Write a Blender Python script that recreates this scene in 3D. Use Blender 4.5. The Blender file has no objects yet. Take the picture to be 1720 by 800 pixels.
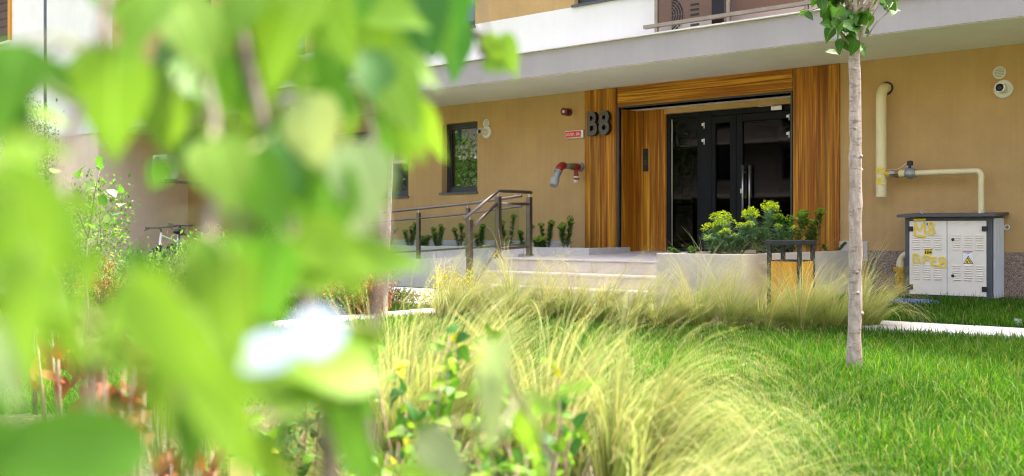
import bpy, bmesh, math, random
import numpy as np
from mathutils import Vector, Matrix, Euler

# ------------------------------------------------------------------ camera, sky, sun, exposure
scene = bpy.context.scene
col = scene.collection
YAW = math.radians(39.7)
CAM = Vector((0.0, -13.3, 1.0))
FPX, CX, HY = 1700.0, 860.0, 388.0            # focal length, centre column and horizon row of the 1720 px wide photo
cam_data = bpy.data.cameras.new('camera')
cam = bpy.data.objects.new('camera', cam_data)
col.objects.link(cam)
cam.location = CAM
cam.rotation_euler = (math.pi/2, 0, YAW)
cam_data.sensor_width = 36
cam_data.lens = 36*FPX/1720
cam_data.shift_y = -12/1720
cam_data.clip_start = 0.05
cam_data.clip_end = 1000
cam_data.dof.use_dof = True
cam_data.dof.focus_distance = 10.5
cam_data.dof.aperture_fstop = 2.6
scene.camera = cam

SUN_EL, SUN_PHI = math.radians(62), math.radians(14)     # the sun stands behind the house, a little to the right
SUN_DIR = Vector((math.cos(SUN_EL)*math.sin(SUN_PHI), math.cos(SUN_EL)*math.cos(SUN_PHI), math.sin(SUN_EL)))
world = bpy.data.worlds.new('World')
scene.world = world
world.use_nodes = True
wn = world.node_tree
sky = wn.nodes.new('ShaderNodeTexSky')
sky.sky_type = 'NISHITA'
sky.sun_disc = False
sky.sun_elevation = SUN_EL
sky.sun_rotation = math.atan2(SUN_DIR.x, SUN_DIR.y)
sky.air_density = 0.7
sky.dust_density = 9.0
sky.ozone_density = 0.0
bg = wn.nodes['Background']
wn.links.new(sky.outputs[0], bg.inputs[0])
bg.inputs[1].default_value = 0.15
sun_data = bpy.data.lights.new('sun', 'SUN')
sun_data.energy = 1.2
sun_data.angle = math.radians(4.0)
sun_data.color = (1.0, 0.94, 0.84)
sun = bpy.data.objects.new('sun', sun_data)
col.objects.link(sun)
sun.rotation_euler = SUN_DIR.to_track_quat('Z', 'Y').to_euler()
scene.cycles.filter_width = 1.1
scene.view_settings.view_transform = 'Standard'
scene.view_settings.look = 'None'
scene.view_settings.exposure = 2.8
scene.view_settings.gamma = 1.0
scene.view_settings.use_curve_mapping = False

# ------------------------------------------------------------------ measuring helpers
FW = Vector((-math.sin(YAW), math.cos(YAW), 0))
RT = Vector((math.cos(YAW), math.sin(YAW), 0))
UP = Vector((0, 0, 1))
def ray(px, py): return FW + RT*((px-CX)/FPX) + UP*((HY-py)/FPX)
def at(px, py, t): return CAM + ray(px, py)*t
def onY(px, py, Y):
    d = ray(px, py); return CAM + d*((Y-CAM.y)/d.y)
def onZ(px, py, Z):
    d = ray(px, py); return CAM + d*((Z-CAM.z)/d.z)
def Xat(px, Y): return onY(px, HY, Y).x
def Zat(px, py, Y): return onY(px, py, Y).z
def sstep(a, b, x):
    t = min(1, max(0, (x-a)/(b-a))); return t*t*(3-2*t)
def gz(y): return 0.15*sstep(-4.2, -1.2, y)      # the lawn rises a little towards the house
rnd = random.Random(7)
U = rnd.uniform

# ------------------------------------------------------------------ scene object helpers
def tag(o, label=None, cat=None, group=None, kind=None):
    if label: o['label'] = label
    if cat: o['category'] = cat
    if group: o['group'] = group
    if kind: o['kind'] = kind
    return o
def empty(name, loc, label=None, cat=None, group=None, rz=0):
    o = bpy.data.objects.new(name, None)
    o.empty_display_size = 0.1
    o.location = loc
    o.rotation_euler = (0, 0, rz)
    col.objects.link(o)
    return tag(o, label, cat, group)
def wloc(o):
    v = Vector((0, 0, 0))
    while o is not None:
        v += Vector(o.location); o = o.parent
    return v
def children(o): return [c for c in bpy.data.objects if c.parent == o]
def copy_tree(o, parent=None):
    c = o.copy(); col.objects.link(c); c.parent = parent
    for ch in o.children: copy_tree(ch, c)
    return c
class MB:
    def __init__(s): s.v = []; s.f = []
    def add(s, vs, fs):
        b = len(s.v); s.v += [tuple(p) for p in vs]; s.f += [tuple(b+i for i in f) for f in fs]; return s
    def box(s, x0, x1, y0, y1, z0, z1):
        x0, x1 = min(x0, x1), max(x0, x1); y0, y1 = min(y0, y1), max(y0, y1); z0, z1 = min(z0, z1), max(z0, z1)
        return s.add([(x0,y0,z0),(x1,y0,z0),(x1,y1,z0),(x0,y1,z0),(x0,y0,z1),(x1,y0,z1),(x1,y1,z1),(x0,y1,z1)],
              [(0,3,2,1),(4,5,6,7),(0,1,5,4),(1,2,6,5),(2,3,7,6),(3,0,4,7)])
    def hexa(s, lo, hi):      # bottom and top quads, same winding (counter-clockwise from above)
        return s.add(list(lo)+list(hi), [(0,3,2,1),(4,5,6,7),(0,1,5,4),(1,2,6,5),(2,3,7,6),(3,0,4,7)])
    def bar(s, a, b, w, h, up=(0,0,1)):   # square section bar
        a, b = Vector(a), Vector(b); d = (b-a).normalized(); u = Vector(up)
        if abs(d.dot(u)) > .98: u = Vector((0, 1, 0))
        r = d.cross(u).normalized()*(w/2); u2 = r.cross(d).normalized()*(h/2)
        q = lambda c: [c-r-u2, c+r-u2, c+r+u2, c-r+u2]
        return s.add(q(a)+q(b), [(0,1,2,3)[::-1],(4,5,6,7),(0,1,5,4),(1,2,6,5),(2,3,7,6),(3,0,4,7)])
    def tube(s, pts, r, n=10, cap=True):
        pts = [Vector(p) for p in pts]
        rs = r if isinstance(r, (list, tuple)) else [r]*len(pts)
        b = len(s.v); ref = None
        for i, p in enumerate(pts):
            d = (pts[min(i+1, len(pts)-1)]-pts[max(i-1, 0)])
            if d.length < 1e-9: d = Vector((0,0,1))
            d.normalize()
            if ref is None:
                ref = d.orthogonal().normalized()
            else:
                ref = (ref-d*ref.dot(d))
                ref = ref.normalized() if ref.length > 1e-6 else d.orthogonal().normalized()
            w = d.cross(ref)
            for k in range(n):
                a = 2*math.pi*k/n
                s.v.append(tuple(p+(ref*math.cos(a)+w*math.sin(a))*rs[i]))
        for i in range(len(pts)-1):
            for k in range(n):
                k2 = (k+1) % n
                s.f.append((b+i*n+k, b+i*n+k2, b+(i+1)*n+k2, b+(i+1)*n+k))
        if cap:
            s.f.append(tuple(b+k for k in range(n))[::-1])
            s.f.append(tuple(b+(len(pts)-1)*n+k for k in range(n)))
        return s
    def cyl(s, a, b, r, n=20): return s.tube([a, b], r, n)
    def ring(s, c, axis, r, tr, n=24, m=8):
        c = Vector(c); ax = Vector(axis).normalized(); e = ax.orthogonal().normalized(); g = ax.cross(e); b = len(s.v)
        for i in range(n):
            a = 2*math.pi*i/n; rad = e*math.cos(a)+g*math.sin(a)
            for k in range(m):
                q = 2*math.pi*k/m
                s.v.append(tuple(c+rad*(r+tr*math.cos(q))+ax*(tr*math.sin(q))))
        for i in range(n):
            for k in range(m):
                s.f.append((b+i*m+k, b+((i+1) % n)*m+k, b+((i+1) % n)*m+(k+1) % m, b+i*m+(k+1) % m))
        return s
    def build(s, name, mat, parent=None, smooth=False, bevel=0, segs=2):
        off = wloc(parent) if parent is not None else Vector((0,0,0))
        me = bpy.data.meshes.new(name)
        me.from_pydata([(x-off.x, y-off.y, z-off.z) for x, y, z in s.v], [], s.f)
        if mat is not None: me.materials.append(mat)
        if smooth:
            me.polygons.foreach_set('use_smooth', [True]*len(me.polygons))
        me.update()
        o = bpy.data.objects.new(name, me); col.objects.link(o)
        if parent is not None: o.parent = parent
        if bevel:
            m = o.modifiers.new('bevel', 'BEVEL'); m.width = bevel; m.segments = segs; m.limit_method = 'ANGLE'; m.angle_limit = math.radians(40)
            m.harden_normals = False
        if smooth == 'auto':
            pass
        return o
def smooth_angle(o, deg=40):
    me = o.data
    me.polygons.foreach_set('use_smooth', [True]*len(me.polygons))
    try: me.set_sharp_from_angle(angle=math.radians(deg))
    except Exception: pass
    return o
def raw_mesh(name, V, F, mat, parent=None, cols=None, smooth=False):
    """big numpy mesh: V (n,3), F list of arrays or (m,k) array, per-vertex colours"""
    me = bpy.data.meshes.new(name)
    V = np.asarray(V, dtype=np.float32)
    if parent is not None:
        V = V-np.array(wloc(parent), dtype=np.float32)
    Fs = F if isinstance(F, list) else [F]
    me.vertices.add(len(V)); me.vertices.foreach_set('co', V.ravel())
    tot = sum(f.size for f in Fs); npoly = sum(len(f) for f in Fs)
    me.loops.add(tot); me.polygons.add(npoly)
    me.loops.foreach_set('vertex_index', np.concatenate([f.ravel() for f in Fs]).astype(np.int32))
    starts, o0 = [], 0
    for f in Fs:
        starts.append(o0+np.arange(len(f))*f.shape[1]); o0 += f.size
    me.polygons.foreach_set('loop_start', np.concatenate(starts).astype(np.int32))
    me.update(calc_edges=True)
    if smooth: me.polygons.foreach_set('use_smooth', np.ones(npoly, dtype=bool))
    if cols is not None:
        ca = me.color_attributes.new('tint', 'FLOAT_COLOR', 'POINT')
        c4 = np.ones((len(V), 4), dtype=np.float32); c4[:, :3] = cols
        ca.data.foreach_set('color', c4.ravel())
    me.materials.append(mat)
    o = bpy.data.objects.new(name, me); col.objects.link(o)
    if parent is not None: o.parent = parent; o['kind'] = 'stuff'
    return o

# ------------------------------------------------------------------ materials
M = {}
def nodes_of(name):
    m = bpy.data.materials.new(name); m.use_nodes = True
    nt = m.node_tree; return m, nt, nt.nodes['Principled BSDF']
def coord(nt, scale=(1,1,1), kind='Object'):
    tc = nt.nodes.new('ShaderNodeTexCoord'); mp = nt.nodes.new('ShaderNodeMapping')
    mp.inputs['Scale'].default_value = scale
    nt.links.new(tc.outputs[kind], mp.inputs[0]); return mp.outputs[0]
def noise(nt, vec, scale, detail=4, rough=.55, dist=0):
    n = nt.nodes.new('ShaderNodeTexNoise'); n.inputs['Scale'].default_value = scale
    n.inputs['Detail'].default_value = detail; n.inputs['Roughness'].default_value = rough; n.inputs['Distortion'].default_value = dist
    nt.links.new(vec, n.inputs['Vector']); return n.outputs['Fac']
def ramp(nt, fac, stops):
    r = nt.nodes.new('ShaderNodeValToRGB'); e = r.color_ramp.elements
    while len(e) < len(stops): e.new(0.5)
    for el, (p, c) in zip(e, stops): el.position = p; el.color = (*c, 1)
    nt.links.new(fac, r.inputs[0]); return r.outputs[0]
def mixc(nt, fac, a, b, mode='MIX'):
    m = nt.nodes.new('ShaderNodeMix'); m.data_type = 'RGBA'; m.blend_type = mode
    for sock, val in ((m.inputs[0], fac), (m.inputs[6], a), (m.inputs[7], b)):
        if isinstance(val, (int, float)): sock.default_value = val
        elif isinstance(val, tuple): sock.default_value = (*val, 1)
        else: nt.links.new(val, sock)
    return m.outputs[2]
def bump(nt, bs, height, strength, dist=0.01):
    b = nt.nodes.new('ShaderNodeBump'); b.inputs['Strength'].default_value = strength; b.inputs['Distance'].default_value = dist
    nt.links.new(height, b.inputs['Height']); nt.links.new(b.outputs[0], bs.inputs['Normal'])
def plain(name, c, rough=.5, metal=0, var=.12, vs=6, bp=0, bscale=80, coat=0):
    m, nt, bs = nodes_of(name)
    v = coord(nt); f = noise(nt, v, vs, 5)
    lo = tuple(x*(1-var) for x in c); hi = tuple(min(1, x*(1+var)) for x in c)
    nt.links.new(ramp(nt, f, [(.3, lo), (.7, hi)]), bs.inputs['Base Color'])
    bs.inputs['Roughness'].default_value = rough; bs.inputs['Metallic'].default_value = metal
    if coat: bs.inputs['Coat Weight'].default_value = coat
    if bp: bump(nt, bs, noise(nt, v, bscale, 3), bp, .004)
    M[name] = m; return m
def plaster(name, c, grain=130, bp=.5, var=.07, streak=.1):
    m, nt, bs = nodes_of(name)
    v = coord(nt)
    f1 = noise(nt, v, 1.3, 6, .6)
    vs = coord(nt, (9, 9, .35)); f2 = noise(nt, vs, 1.6, 5, .6)
    fine = noise(nt, v, grain, 3, .7)
    c1 = ramp(nt, f1, [(.3, tuple(x*(1-var) for x in c)), (.7, tuple(min(1, x*(1+var)) for x in c))])
    c2 = mixc(nt, ramp(nt, f2, [(.45, (0,0,0)), (.75, (streak,)*3)]), c1, tuple(x*.6 for x in c))
    c3 = mixc(nt, .35, c2, ramp(nt, fine, [(.3, (.35,.35,.35)), (.7, (.65,.65,.65))]), 'OVERLAY')
    nt.links.new(c3, bs.inputs['Base Color']); bs.inputs['Roughness'].default_value = .92
    vb = coord(nt, (1, 1, .45)); bump(nt, bs, noise(nt, vb, grain, 2, .6), bp, .006)
    M[name] = m; return m
plaster('tan_plaster', (.53, .33, .13), grain=110, bp=.8, var=.10, streak=.2)
plaster('pink_plaster', (.88, .67, .50))
plaster('white_plaster', (.82, .77, .71), var=.04, streak=.06)
plaster('grey_plaster', (.42, .365, .345), grain=170, bp=.6, var=.06, streak=.12)
plaster('soffit_plaster', (.88, .84, .75), grain=150, bp=.3, var=.05, streak=.0)
plaster('opposite_plaster', (.30, .27, .25))
def granular():
    m, nt, bs = nodes_of('plinth_granules'); v = coord(nt)
    vo = nt.nodes.new('ShaderNodeTexVoronoi'); vo.inputs['Scale'].default_value = 130; nt.links.new(v, vo.inputs['Vector'])
    sep = nt.nodes.new('ShaderNodeSeparateColor'); nt.links.new(vo.outputs['Color'], sep.inputs[0])
    nt.links.new(ramp(nt, sep.outputs[0], [(0, (.10,.065,.045)), (.45, (.27,.185,.13)), (.8, (.38,.27,.19)), (1, (.52,.42,.34))]), bs.inputs['Base Color'])
    bs.inputs['Roughness'].default_value = .7; bump(nt, bs, vo.outputs['Distance'], .5, .004); M['plinth'] = m
granular()
def wood(name, axis, lo=(.15,.046,.004), mid=(.50,.19,.010), hi=(.80,.39,.030), rough=.5):
    m, nt, bs = nodes_of(name)
    sc = {'z': (9, 9, .3), 'x': (.3, 9, 9)}[axis]
    v = coord(nt, sc)
    warp = noise(nt, v, .8, 3, .5)
    f = noise(nt, v, 1.2, 3, .5, .7)
    band = nt.nodes.new('ShaderNodeMath'); band.operation = 'SINE'
    mul = nt.nodes.new('ShaderNodeMath'); mul.operation = 'MULTIPLY'; mul.inputs[1].default_value = 24
    nt.links.new(f, mul.inputs[0]); nt.links.new(mul.outputs[0], band.inputs[0])
    mr = nt.nodes.new('ShaderNodeMapRange'); mr.inputs['From Min'].default_value = -1; nt.links.new(band.outputs[0], mr.inputs['Value'])
    fine = noise(nt, coord(nt, tuple(x*(7 if x > 1 else 2.2) for x in sc)), 1.6, 4, .6)
    base = ramp(nt, mr.outputs[0], [(.0, mid), (.55, tuple((a+b)/2 for a, b in zip(mid, hi))), (1, hi)])
    dark = mixc(nt, ramp(nt, fine, [(.36, (.75,)*3), (.6, (0,0,0))]), base, lo)
    tone = mixc(nt, ramp(nt, warp, [(.35, (.55,)*3), (.65, (0,0,0))]), dark, mid, 'MULTIPLY')
    streak = noise(nt, coord(nt, tuple(x*(1.7 if x > 1 else .5) for x in sc)), 1.2, 2, .4)
    out = mixc(nt, ramp(nt, streak, [(.36, (.65,)*3), (.5, (0,0,0))]), tone, lo)
    nt.links.new(out, bs.inputs['Base Color'])
    bs.inputs['Roughness'].default_value = rough; bs.inputs['Specular IOR Level'].default_value = .25
    M[name] = m
wood('wood_vertical', 'z'); wood('wood_horizontal', 'x')
wood('bin_wood', 'z', (.58,.27,.02), (.72,.38,.03), (.80,.46,.05), .55)
def stone(name, c, rough=.55):
    m, nt, bs = nodes_of(name); v = coord(nt)
    f = noise(nt, v, 3.5, 8, .65, .6); g = noise(nt, v, 40, 4, .6)
    c1 = ramp(nt, f, [(.3, tuple(x*.86 for x in c)), (.52, c), (.72, tuple(min(1, x*1.1) for x in c))])
    nt.links.new(mixc(nt, .3, c1, ramp(nt, g, [(.3, (.4,)*3), (.7, (.62,)*3)]), 'OVERLAY'), bs.inputs['Base Color'])
    nt.links.new(ramp(nt, f, [(.3, (rough*.7,)*3), (.7, (rough,)*3)]), bs.inputs['Roughness']); M[name] = m
stone('cream_tile', (.60,.52,.43)); stone('step_tile', (.68,.60,.50)); stone('grey_tile', (.52,.475,.43))
stone('concrete', (.56,.53,.48), .85); stone('paving', (.60,.57,.53), .8)
plain('dark_metal', (.028,.03,.034), .42, .0, .15, 9)
plain('door_metal', (.006,.0065,.0075), .6, 0, .12, 9)
plain('bin_metal', (.03,.031,.034), .55, .3, .2, 12, .1)
plain('anthracite', (.075,.08,.085), .45, .1, .1, 7)
plain('steel', (.50,.49,.47), .33, 1, .1, 10)
plain('rail_steel', (.21,.17,.14), .36, .9, .15, 8)
plain('bronze_metal', (.30,.24,.18), .45, .35, .12, 6)
plain('galvanised', (.36,.36,.36), .45, .6, .2, 20)
plain('off_white_paint', (.82,.73,.58), .5, 0, .05, 4)
plain('side_panel_paint', (.66,.67,.68), .5, 0, .05, 4)
plain('white_plastic', (.75,.72,.63), .45, 0, .06, 6)
plain('grey_grille', (.40,.38,.31), .7, 0, .25, 60, .5, 200)
plain('cream_pipe', (.78,.66,.36), .38, 0, .05, 5)
plain('yellow_iron', (.68,.40,.03), .45, 0, .2, 18, .2)
plain('spray_yellow', (.88,.62,.01), .6, 0, .1, 40)
plain('red_paint', (.30,.022,.015), .4, 0, .15, 20)
plain('dark_red_plastic', (.13,.008,.010), .3, 0, .1, 9)
plain('sign_red', (.68,.035,.02), .4, 0, .04, 9)
plain('sign_white', (.80,.80,.80), .4, 0, .03, 9)
plain('brass', (.30,.20,.07), .42, .7, .25, 30)
plain('sticker_yellow', (.85,.60,.02), .4, 0, .04, 9)
plain('sticker_orange', (.80,.60,.25), .4, 0, .04, 9)
plain('ink_black', (.012,.012,.012), .5)
plain('ink_red', (.55,.10,.09), .6)
plain('ink_blue', (.05,.09,.50), .5)
plain('letter_metal', (.09,.082,.076), .42, .55, .12, 12)
plain('letter_side', (.02,.018,.016), .5, .2, .1, 12)
plain('blue_paint', (.09,.14,.36), .6, 0, .2, 14, .3)
plain('bike_white', (.72,.72,.73), .3, 0, .05, 8, coat=.4)
plain('bike_black', (.02,.02,.022), .35, 0, .1, 8)
plain('rubber', (.025,.025,.025), .8, 0, .2, 30)
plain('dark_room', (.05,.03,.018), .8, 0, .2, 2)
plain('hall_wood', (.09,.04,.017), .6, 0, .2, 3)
plain('soil', (.042,.03,.02), .95, 0, .5, 9, .9, 40)
plain('mulch', (.16,.095,.05), .9, 0, .4, 20)
plain('turf_base', (.045,.085,.018), .95, 0, .4, 5, .6, 60)
plain('far_ground', (.13,.14,.07), .95, 0, .3, .8)
plain('gravel', (.40,.38,.34), .9, 0, .5, 60, .8, 90)
plain('tag_white', (.26,.32,.42), .35, 0, .05, 9)
plain('dull_grey', (.36,.34,.31), .5, 0, .15, 25)
plain('tag_yellow', (.75,.72,.20), .45, 0, .2, 30)
plain('curtain', (.62,.62,.64), .9, 0, .15, 14)
plain('stem_bark', (.17,.135,.115), .8, 0, .3, 25, .4, 80)
plain('twig_green', (.20,.22,.07), .6, 0, .2, 25)
plain('bud_dark', (.05,.02,.03), .5, 0, .3, 30)
plain('dry_bark', (.22,.15,.10), .85, 0, .3, 25)
def bark():
    m, nt, bs = nodes_of('pale_bark')
    f = noise(nt, coord(nt, (7, 7, 22)), 2.2, 5, .6); g = noise(nt, coord(nt, (14, 14, 5)), 2, 5, .65); k = noise(nt, coord(nt, (30, 30, 90)), 1.1, 3)
    base = ramp(nt, g, [(.3, (.25,.175,.14)), (.5, (.42,.32,.265)), (.72, (.58,.48,.42))])
    c = mixc(nt, ramp(nt, f, [(.34, (.8,)*3), (.45, (0,0,0))]), base, (.20,.13,.10))
    c = mixc(nt, ramp(nt, k, [(.28, (.75,)*3), (.38, (0,0,0))]), c, (.13,.08,.06))
    nt.links.new(c, bs.inputs['Base Color']); bs.inputs['Roughness'].default_value = .7; bump(nt, bs, f, .4, .004); M['bark'] = m
bark()
def glass(name, tint, f0=.10, refl=(.9,.93,.95)):
    m = bpy.data.materials.new(name); m.use_nodes = True; nt = m.node_tree; nt.nodes.clear()
    out = nt.nodes.new('ShaderNodeOutputMaterial'); mx = nt.nodes.new('ShaderNodeMixShader'); tr = nt.nodes.new('ShaderNodeBsdfTransparent'); gl = nt.nodes.new('ShaderNodeBsdfGlossy')
    lw = nt.nodes.new('ShaderNodeLayerWeight'); lw.inputs['Blend'].default_value = .5
    pw = nt.nodes.new('ShaderNodeMath'); pw.operation = 'POWER'; pw.inputs[1].default_value = 5; nt.links.new(lw.outputs['Facing'], pw.inputs[0])
    add = nt.nodes.new('ShaderNodeMath'); add.operation = 'ADD'; add.inputs[1].default_value = f0; add.use_clamp = True
    nt.links.new(pw.outputs[0], add.inputs[0]); tr.inputs[0].default_value = (*tint, 1); gl.inputs[0].default_value = (*refl, 1); gl.inputs['Roughness'].default_value = .01
    nt.links.new(add.outputs[0], mx.inputs[0]); nt.links.new(tr.outputs[0], mx.inputs[1]); nt.links.new(gl.outputs[0], mx.inputs[2]); nt.links.new(mx.outputs[0], out.inputs[0])
    M[name] = m
glass('door_glass', (.28,.27,.26), .010); glass('window_glass', (.5,.52,.52), .14); glass('clear_glass', (.90,.94,.91), .01); glass('bronze_glass', (.62,.50,.40), .02)
def leafmat(name, c, trans=.45, rough=.42, vary=.25, attr=False, veins=False):
    m = bpy.data.materials.new(name); m.use_nodes = True; nt = m.node_tree; bs = nt.nodes['Principled BSDF']; out = nt.nodes['Material Output']
    if attr:
        a = nt.nodes.new('ShaderNodeAttribute'); a.attribute_name = 'tint'; colr = a.outputs['Color']
    else:
        oi = nt.nodes.new('ShaderNodeObjectInfo')
        colr = ramp(nt, oi.outputs['Random'], [(0, (c[0]*(1-vary*.7), c[1]*(1-vary), c[2]*(1-vary*.5))), (.5, c), (1, (min(1, c[0]*(1+vary*1.5)), min(1, c[1]*(1+vary*.8)), c[2]))])
        if veins:
            tc = nt.nodes.new('ShaderNodeTexCoord'); sp = nt.nodes.new('ShaderNodeSeparateXYZ'); nt.links.new(tc.outputs['Object'], sp.inputs[0])
            ab = nt.nodes.new('ShaderNodeMath'); ab.operation = 'ABSOLUTE'; nt.links.new(sp.outputs[0], ab.inputs[0])
            s1 = nt.nodes.new('ShaderNodeMath'); s1.operation = 'SUBTRACT'; nt.links.new(sp.outputs[1], s1.inputs[0]); nt.links.new(ab.outputs[0], s1.inputs[1])
            s2 = nt.nodes.new('ShaderNodeMath'); s2.operation = 'MULTIPLY'; s2.inputs[1].default_value = 62; nt.links.new(s1.outputs[0], s2.inputs[0])
            s3 = nt.nodes.new('ShaderNodeMath'); s3.operation = 'SINE'; nt.links.new(s2.outputs[0], s3.inputs[0])
            vein = ramp(nt, s3.outputs[0], [(.86, (0,0,0)), (.99, (.4,)*3)])
            mid = ramp(nt, ab.outputs[0], [(.006, (.6,)*3), (.018, (0,0,0))])
            colr = mixc(nt, vein, colr, tuple(min(1, x*1.5+.03) for x in c)); colr = mixc(nt, mid, colr, tuple(min(1, x*1.7+.05) for x in c))
    nt.links.new(colr, bs.inputs['Base Color']); bs.inputs['Roughness'].default_value = rough; bs.inputs['Specular IOR Level'].default_value = .12 if attr else .22
    tl = nt.nodes.new('ShaderNodeBsdfTranslucent'); mx = nt.nodes.new('ShaderNodeMixShader'); mx.inputs[0].default_value = trans
    br = mixc(nt, 1.0, colr, (1.0, .97, .85), 'MULTIPLY'); sc = nt.nodes.new('ShaderNodeMix'); 
    nt.links.new(br, tl.inputs[0]); nt.links.new(bs.outputs[0], mx.inputs[1]); nt.links.new(tl.outputs[0], mx.inputs[2]); nt.links.new(mx.outputs[0], out.inputs[0])
    nt.nodes.remove(sc)
    M[name] = m
leafmat('leaf_bright', (.15,.31,.022), .5, veins=True)
leafmat('leaf_mid', (.085,.24,.018), .5, veins=True)
leafmat('leaf_dark', (.036,.14,.016), .4, veins=True)
leafmat('leaf_pale', (.23,.34,.13), .4, rough=.25, veins=True)
leafmat('tree_leaf', (.06,.165,.018), .38, rough=.32, veins=True)
leafmat('lime_leaf', (.15,.30,.015), .45, rough=.35, veins=True)
leafmat('yellow_leaf', (.36,.42,.015), .4, rough=.4)
leafmat('dry_leaf', (.20,.085,.032), .35, rough=.6)
leafmat('foliage', (0,0,0), .4, rough=.4, attr=True)
leafmat('blade', (0,0,0), .5, rough=.75, attr=True)

M['door_metal'].node_tree.nodes['Principled BSDF'].inputs['Specular IOR Level'].default_value = .2
# ------------------------------------------------------------------ ground, lawn sheet, bed, paths
def strip_sheet(name, mat, x0, x1, ys, dz, kind='structure'):
    mb = MB(); vs = []; fs = []
    for y in ys: vs += [(x0, y, gz(y)+dz), (x1, y, gz(y)+dz)]
    for i in range(len(ys)-1): fs.append((2*i, 2*i+1, 2*i+3, 2*i+2))
    mb.add(vs, fs); o = mb.build(name, mat); return tag(o, kind=kind)
yl = [-4.4+0.2*i for i in range(23)]
strip_sheet('ground', M['far_ground'], -220, 220, [-220]+yl+[220], -.012)
strip_sheet('lawn_soil', M['turf_base'], -30, 14, [-14]+yl, -.004)
bed_pts = [onZ(x, y, 0) for x, y in [(1420,840),(1200,800),(1000,770),(800,700),(640,670),(300,690),(-100,700)]]
bed_poly = [(p.x, p.y) for p in bed_pts]+[(-7,-15.5),(3,-15.5),(1.6,-12.3)]
mb = MB(); mb.add([(x, y, .004) for x, y in bed_poly], [tuple(range(len(bed_poly)))[::-1]])
tag(mb.build('planting_bed', M['soil']), kind='structure')
def in_poly(x, y, poly):
    c = False; j = len(poly)-1
    for i in range(len(poly)):
        xi, yi = poly[i]; xj, yj = poly[j]
        if (yi > y) != (yj > y) and x < (xj-xi)*(y-yi)/(yj-yi)+xi: c = not c
        j = i
    return c
def slab_obj(parent, x0, x1, y0, y1, th=.05, lift=.03, mat='paving', name='paving_slab'):
    z = lambda y: gz(y)+lift+U(-.003, .003)
    za, zb = z(y0), z(y1)
    m = MB(); m.hexa([(x0,y0,za-th),(x1,y0,za-th),(x1,y1,zb-th),(x0,y1,zb-th)], [(x0,y0,za),(x1,y0,za),(x1,y1,zb),(x0,y1,zb)])
    return m.build(name, M[mat], parent, bevel=.006, segs=1)
pr = empty('path', (-3,-3.15,gz(-3.15))); tag(pr, kind='structure')
x = -4.0
while x < 3:
    slab_obj(pr, x, x+.592, -3.42, -2.92); x += .6
pr = empty('path', (-8.6,-5,0)); tag(pr, kind='structure')
y = -3.55
while y > -6.6:
    slab_obj(pr, -8.93, -8.36, y-.592, y); y -= .6
pr = empty('pavement', (-10,-3,gz(-3))); tag(pr, kind='structure')
for i in range(5):
    for j in range(3):
        slab_obj(pr, -9.42-.48*(i+1), -9.42-.48*i-.008, -3.75+.47*j, -3.75+.47*j+.462)

# ------------------------------------------------------------------ apartment building
B = empty('apartment_building', (-8,0,0), 'tan and white apartment building with a wood clad entrance portal', 'building')
def wall_grid(name, mat, X0, X1, Z0, Z1, Y, openings=(), depth=.25, parent=B):
    xs = sorted({X0, X1, *[a for o in openings for a in o[:2]]}); zs = sorted({Z0, Z1, *[a for o in openings for a in o[2:]]})
    xs = [x for x in xs if X0 <= x <= X1]; zs = [z for z in zs if Z0 <= z <= Z1]
    mb = MB()
    for i in range(len(xs)-1):
        for k in range(len(zs)-1):
            cx, cz = (xs[i]+xs[i+1])/2, (zs[k]+zs[k+1])/2
            if any(o[0] < cx < o[1] and o[2] < cz < o[3] for o in openings): continue
            mb.add([(xs[i],Y,zs[k]),(xs[i+1],Y,zs[k]),(xs[i+1],Y,zs[k+1]),(xs[i],Y,zs[k+1])], [(0,1,2,3)])
    for a, b, c, d in openings:
        c2, d2 = max(c, Z0), min(d, Z1)
        mb.add([(a,Y,c2),(a,Y+depth,c2),(a,Y+depth,d2),(a,Y,d2)], [(0,1,2,3)])
        mb.add([(b,Y,c2),(b,Y,d2),(b,Y+depth,d2),(b,Y+depth,c2)], [(0,1,2,3)])
        if d <= Z1: mb.add([(a,Y,d),(a,Y+depth,d),(b,Y+depth,d),(b,Y,d)], [(0,1,2,3)])
        if c >= Z0: mb.add([(a,Y,c),(b,Y,c),(b,Y+depth,c),(a,Y+depth,c)], [(0,1,2,3)])
    return mb.build(name, M[mat], parent)
SOF, SLT, SLF = 3.26, 3.625, -1.67
PX0, PX1, PZ = Xat(1042,0), Xat(1332,0), 2.917
W1 = (Xat(742,0), Xat(802,0), Zat(742,324.5,0), Zat(742,209,0))
W2 = (Xat(557,0), Xat(686,0), Zat(686,330,0), W1[3])
W3 = (-18.9, -17.3, W2[2], W1[3])
wall_grid('wall', 'tan_plaster', -19.6, 14, 0, SOF, 0, [(PX0, PX1, 0, PZ), W1, W2, W3])
wall_grid('wall', 'tan_plaster', -21.8, -19.6, 0, SOF, .62)
MB().add([(-19.6,0,0),(-19.6,.62,0),(-19.6,.62,SOF),(-19.6,0,SOF)], [(0,1,2,3)]).build('wall', M['tan_plaster'], B)
# projecting wing on the left
mb = MB(); mb.add([(-24.2,-1.67,0),(-21.8,-1.67,0),(-21.8,-1.67,3.22),(-24.2,-1.67,3.22),(-21.8,.62,0),(-21.8,.62,3.22)], [(0,1,2,3),(1,4,5,2)])
mb.add([(-24.2,-1.67,0),(-24.2,4,0),(-24.2,4,3.22),(-24.2,-1.67,3.22)], [(3,2,1,0)]); mb.build('wing_wall', M['pink_plaster'], B)
mb = MB(); mb.box(-24.22, -21.78, -1.69, 3, 3.22, 7.5); mb.build('wing_wall', M['white_plaster'], B)
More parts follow.
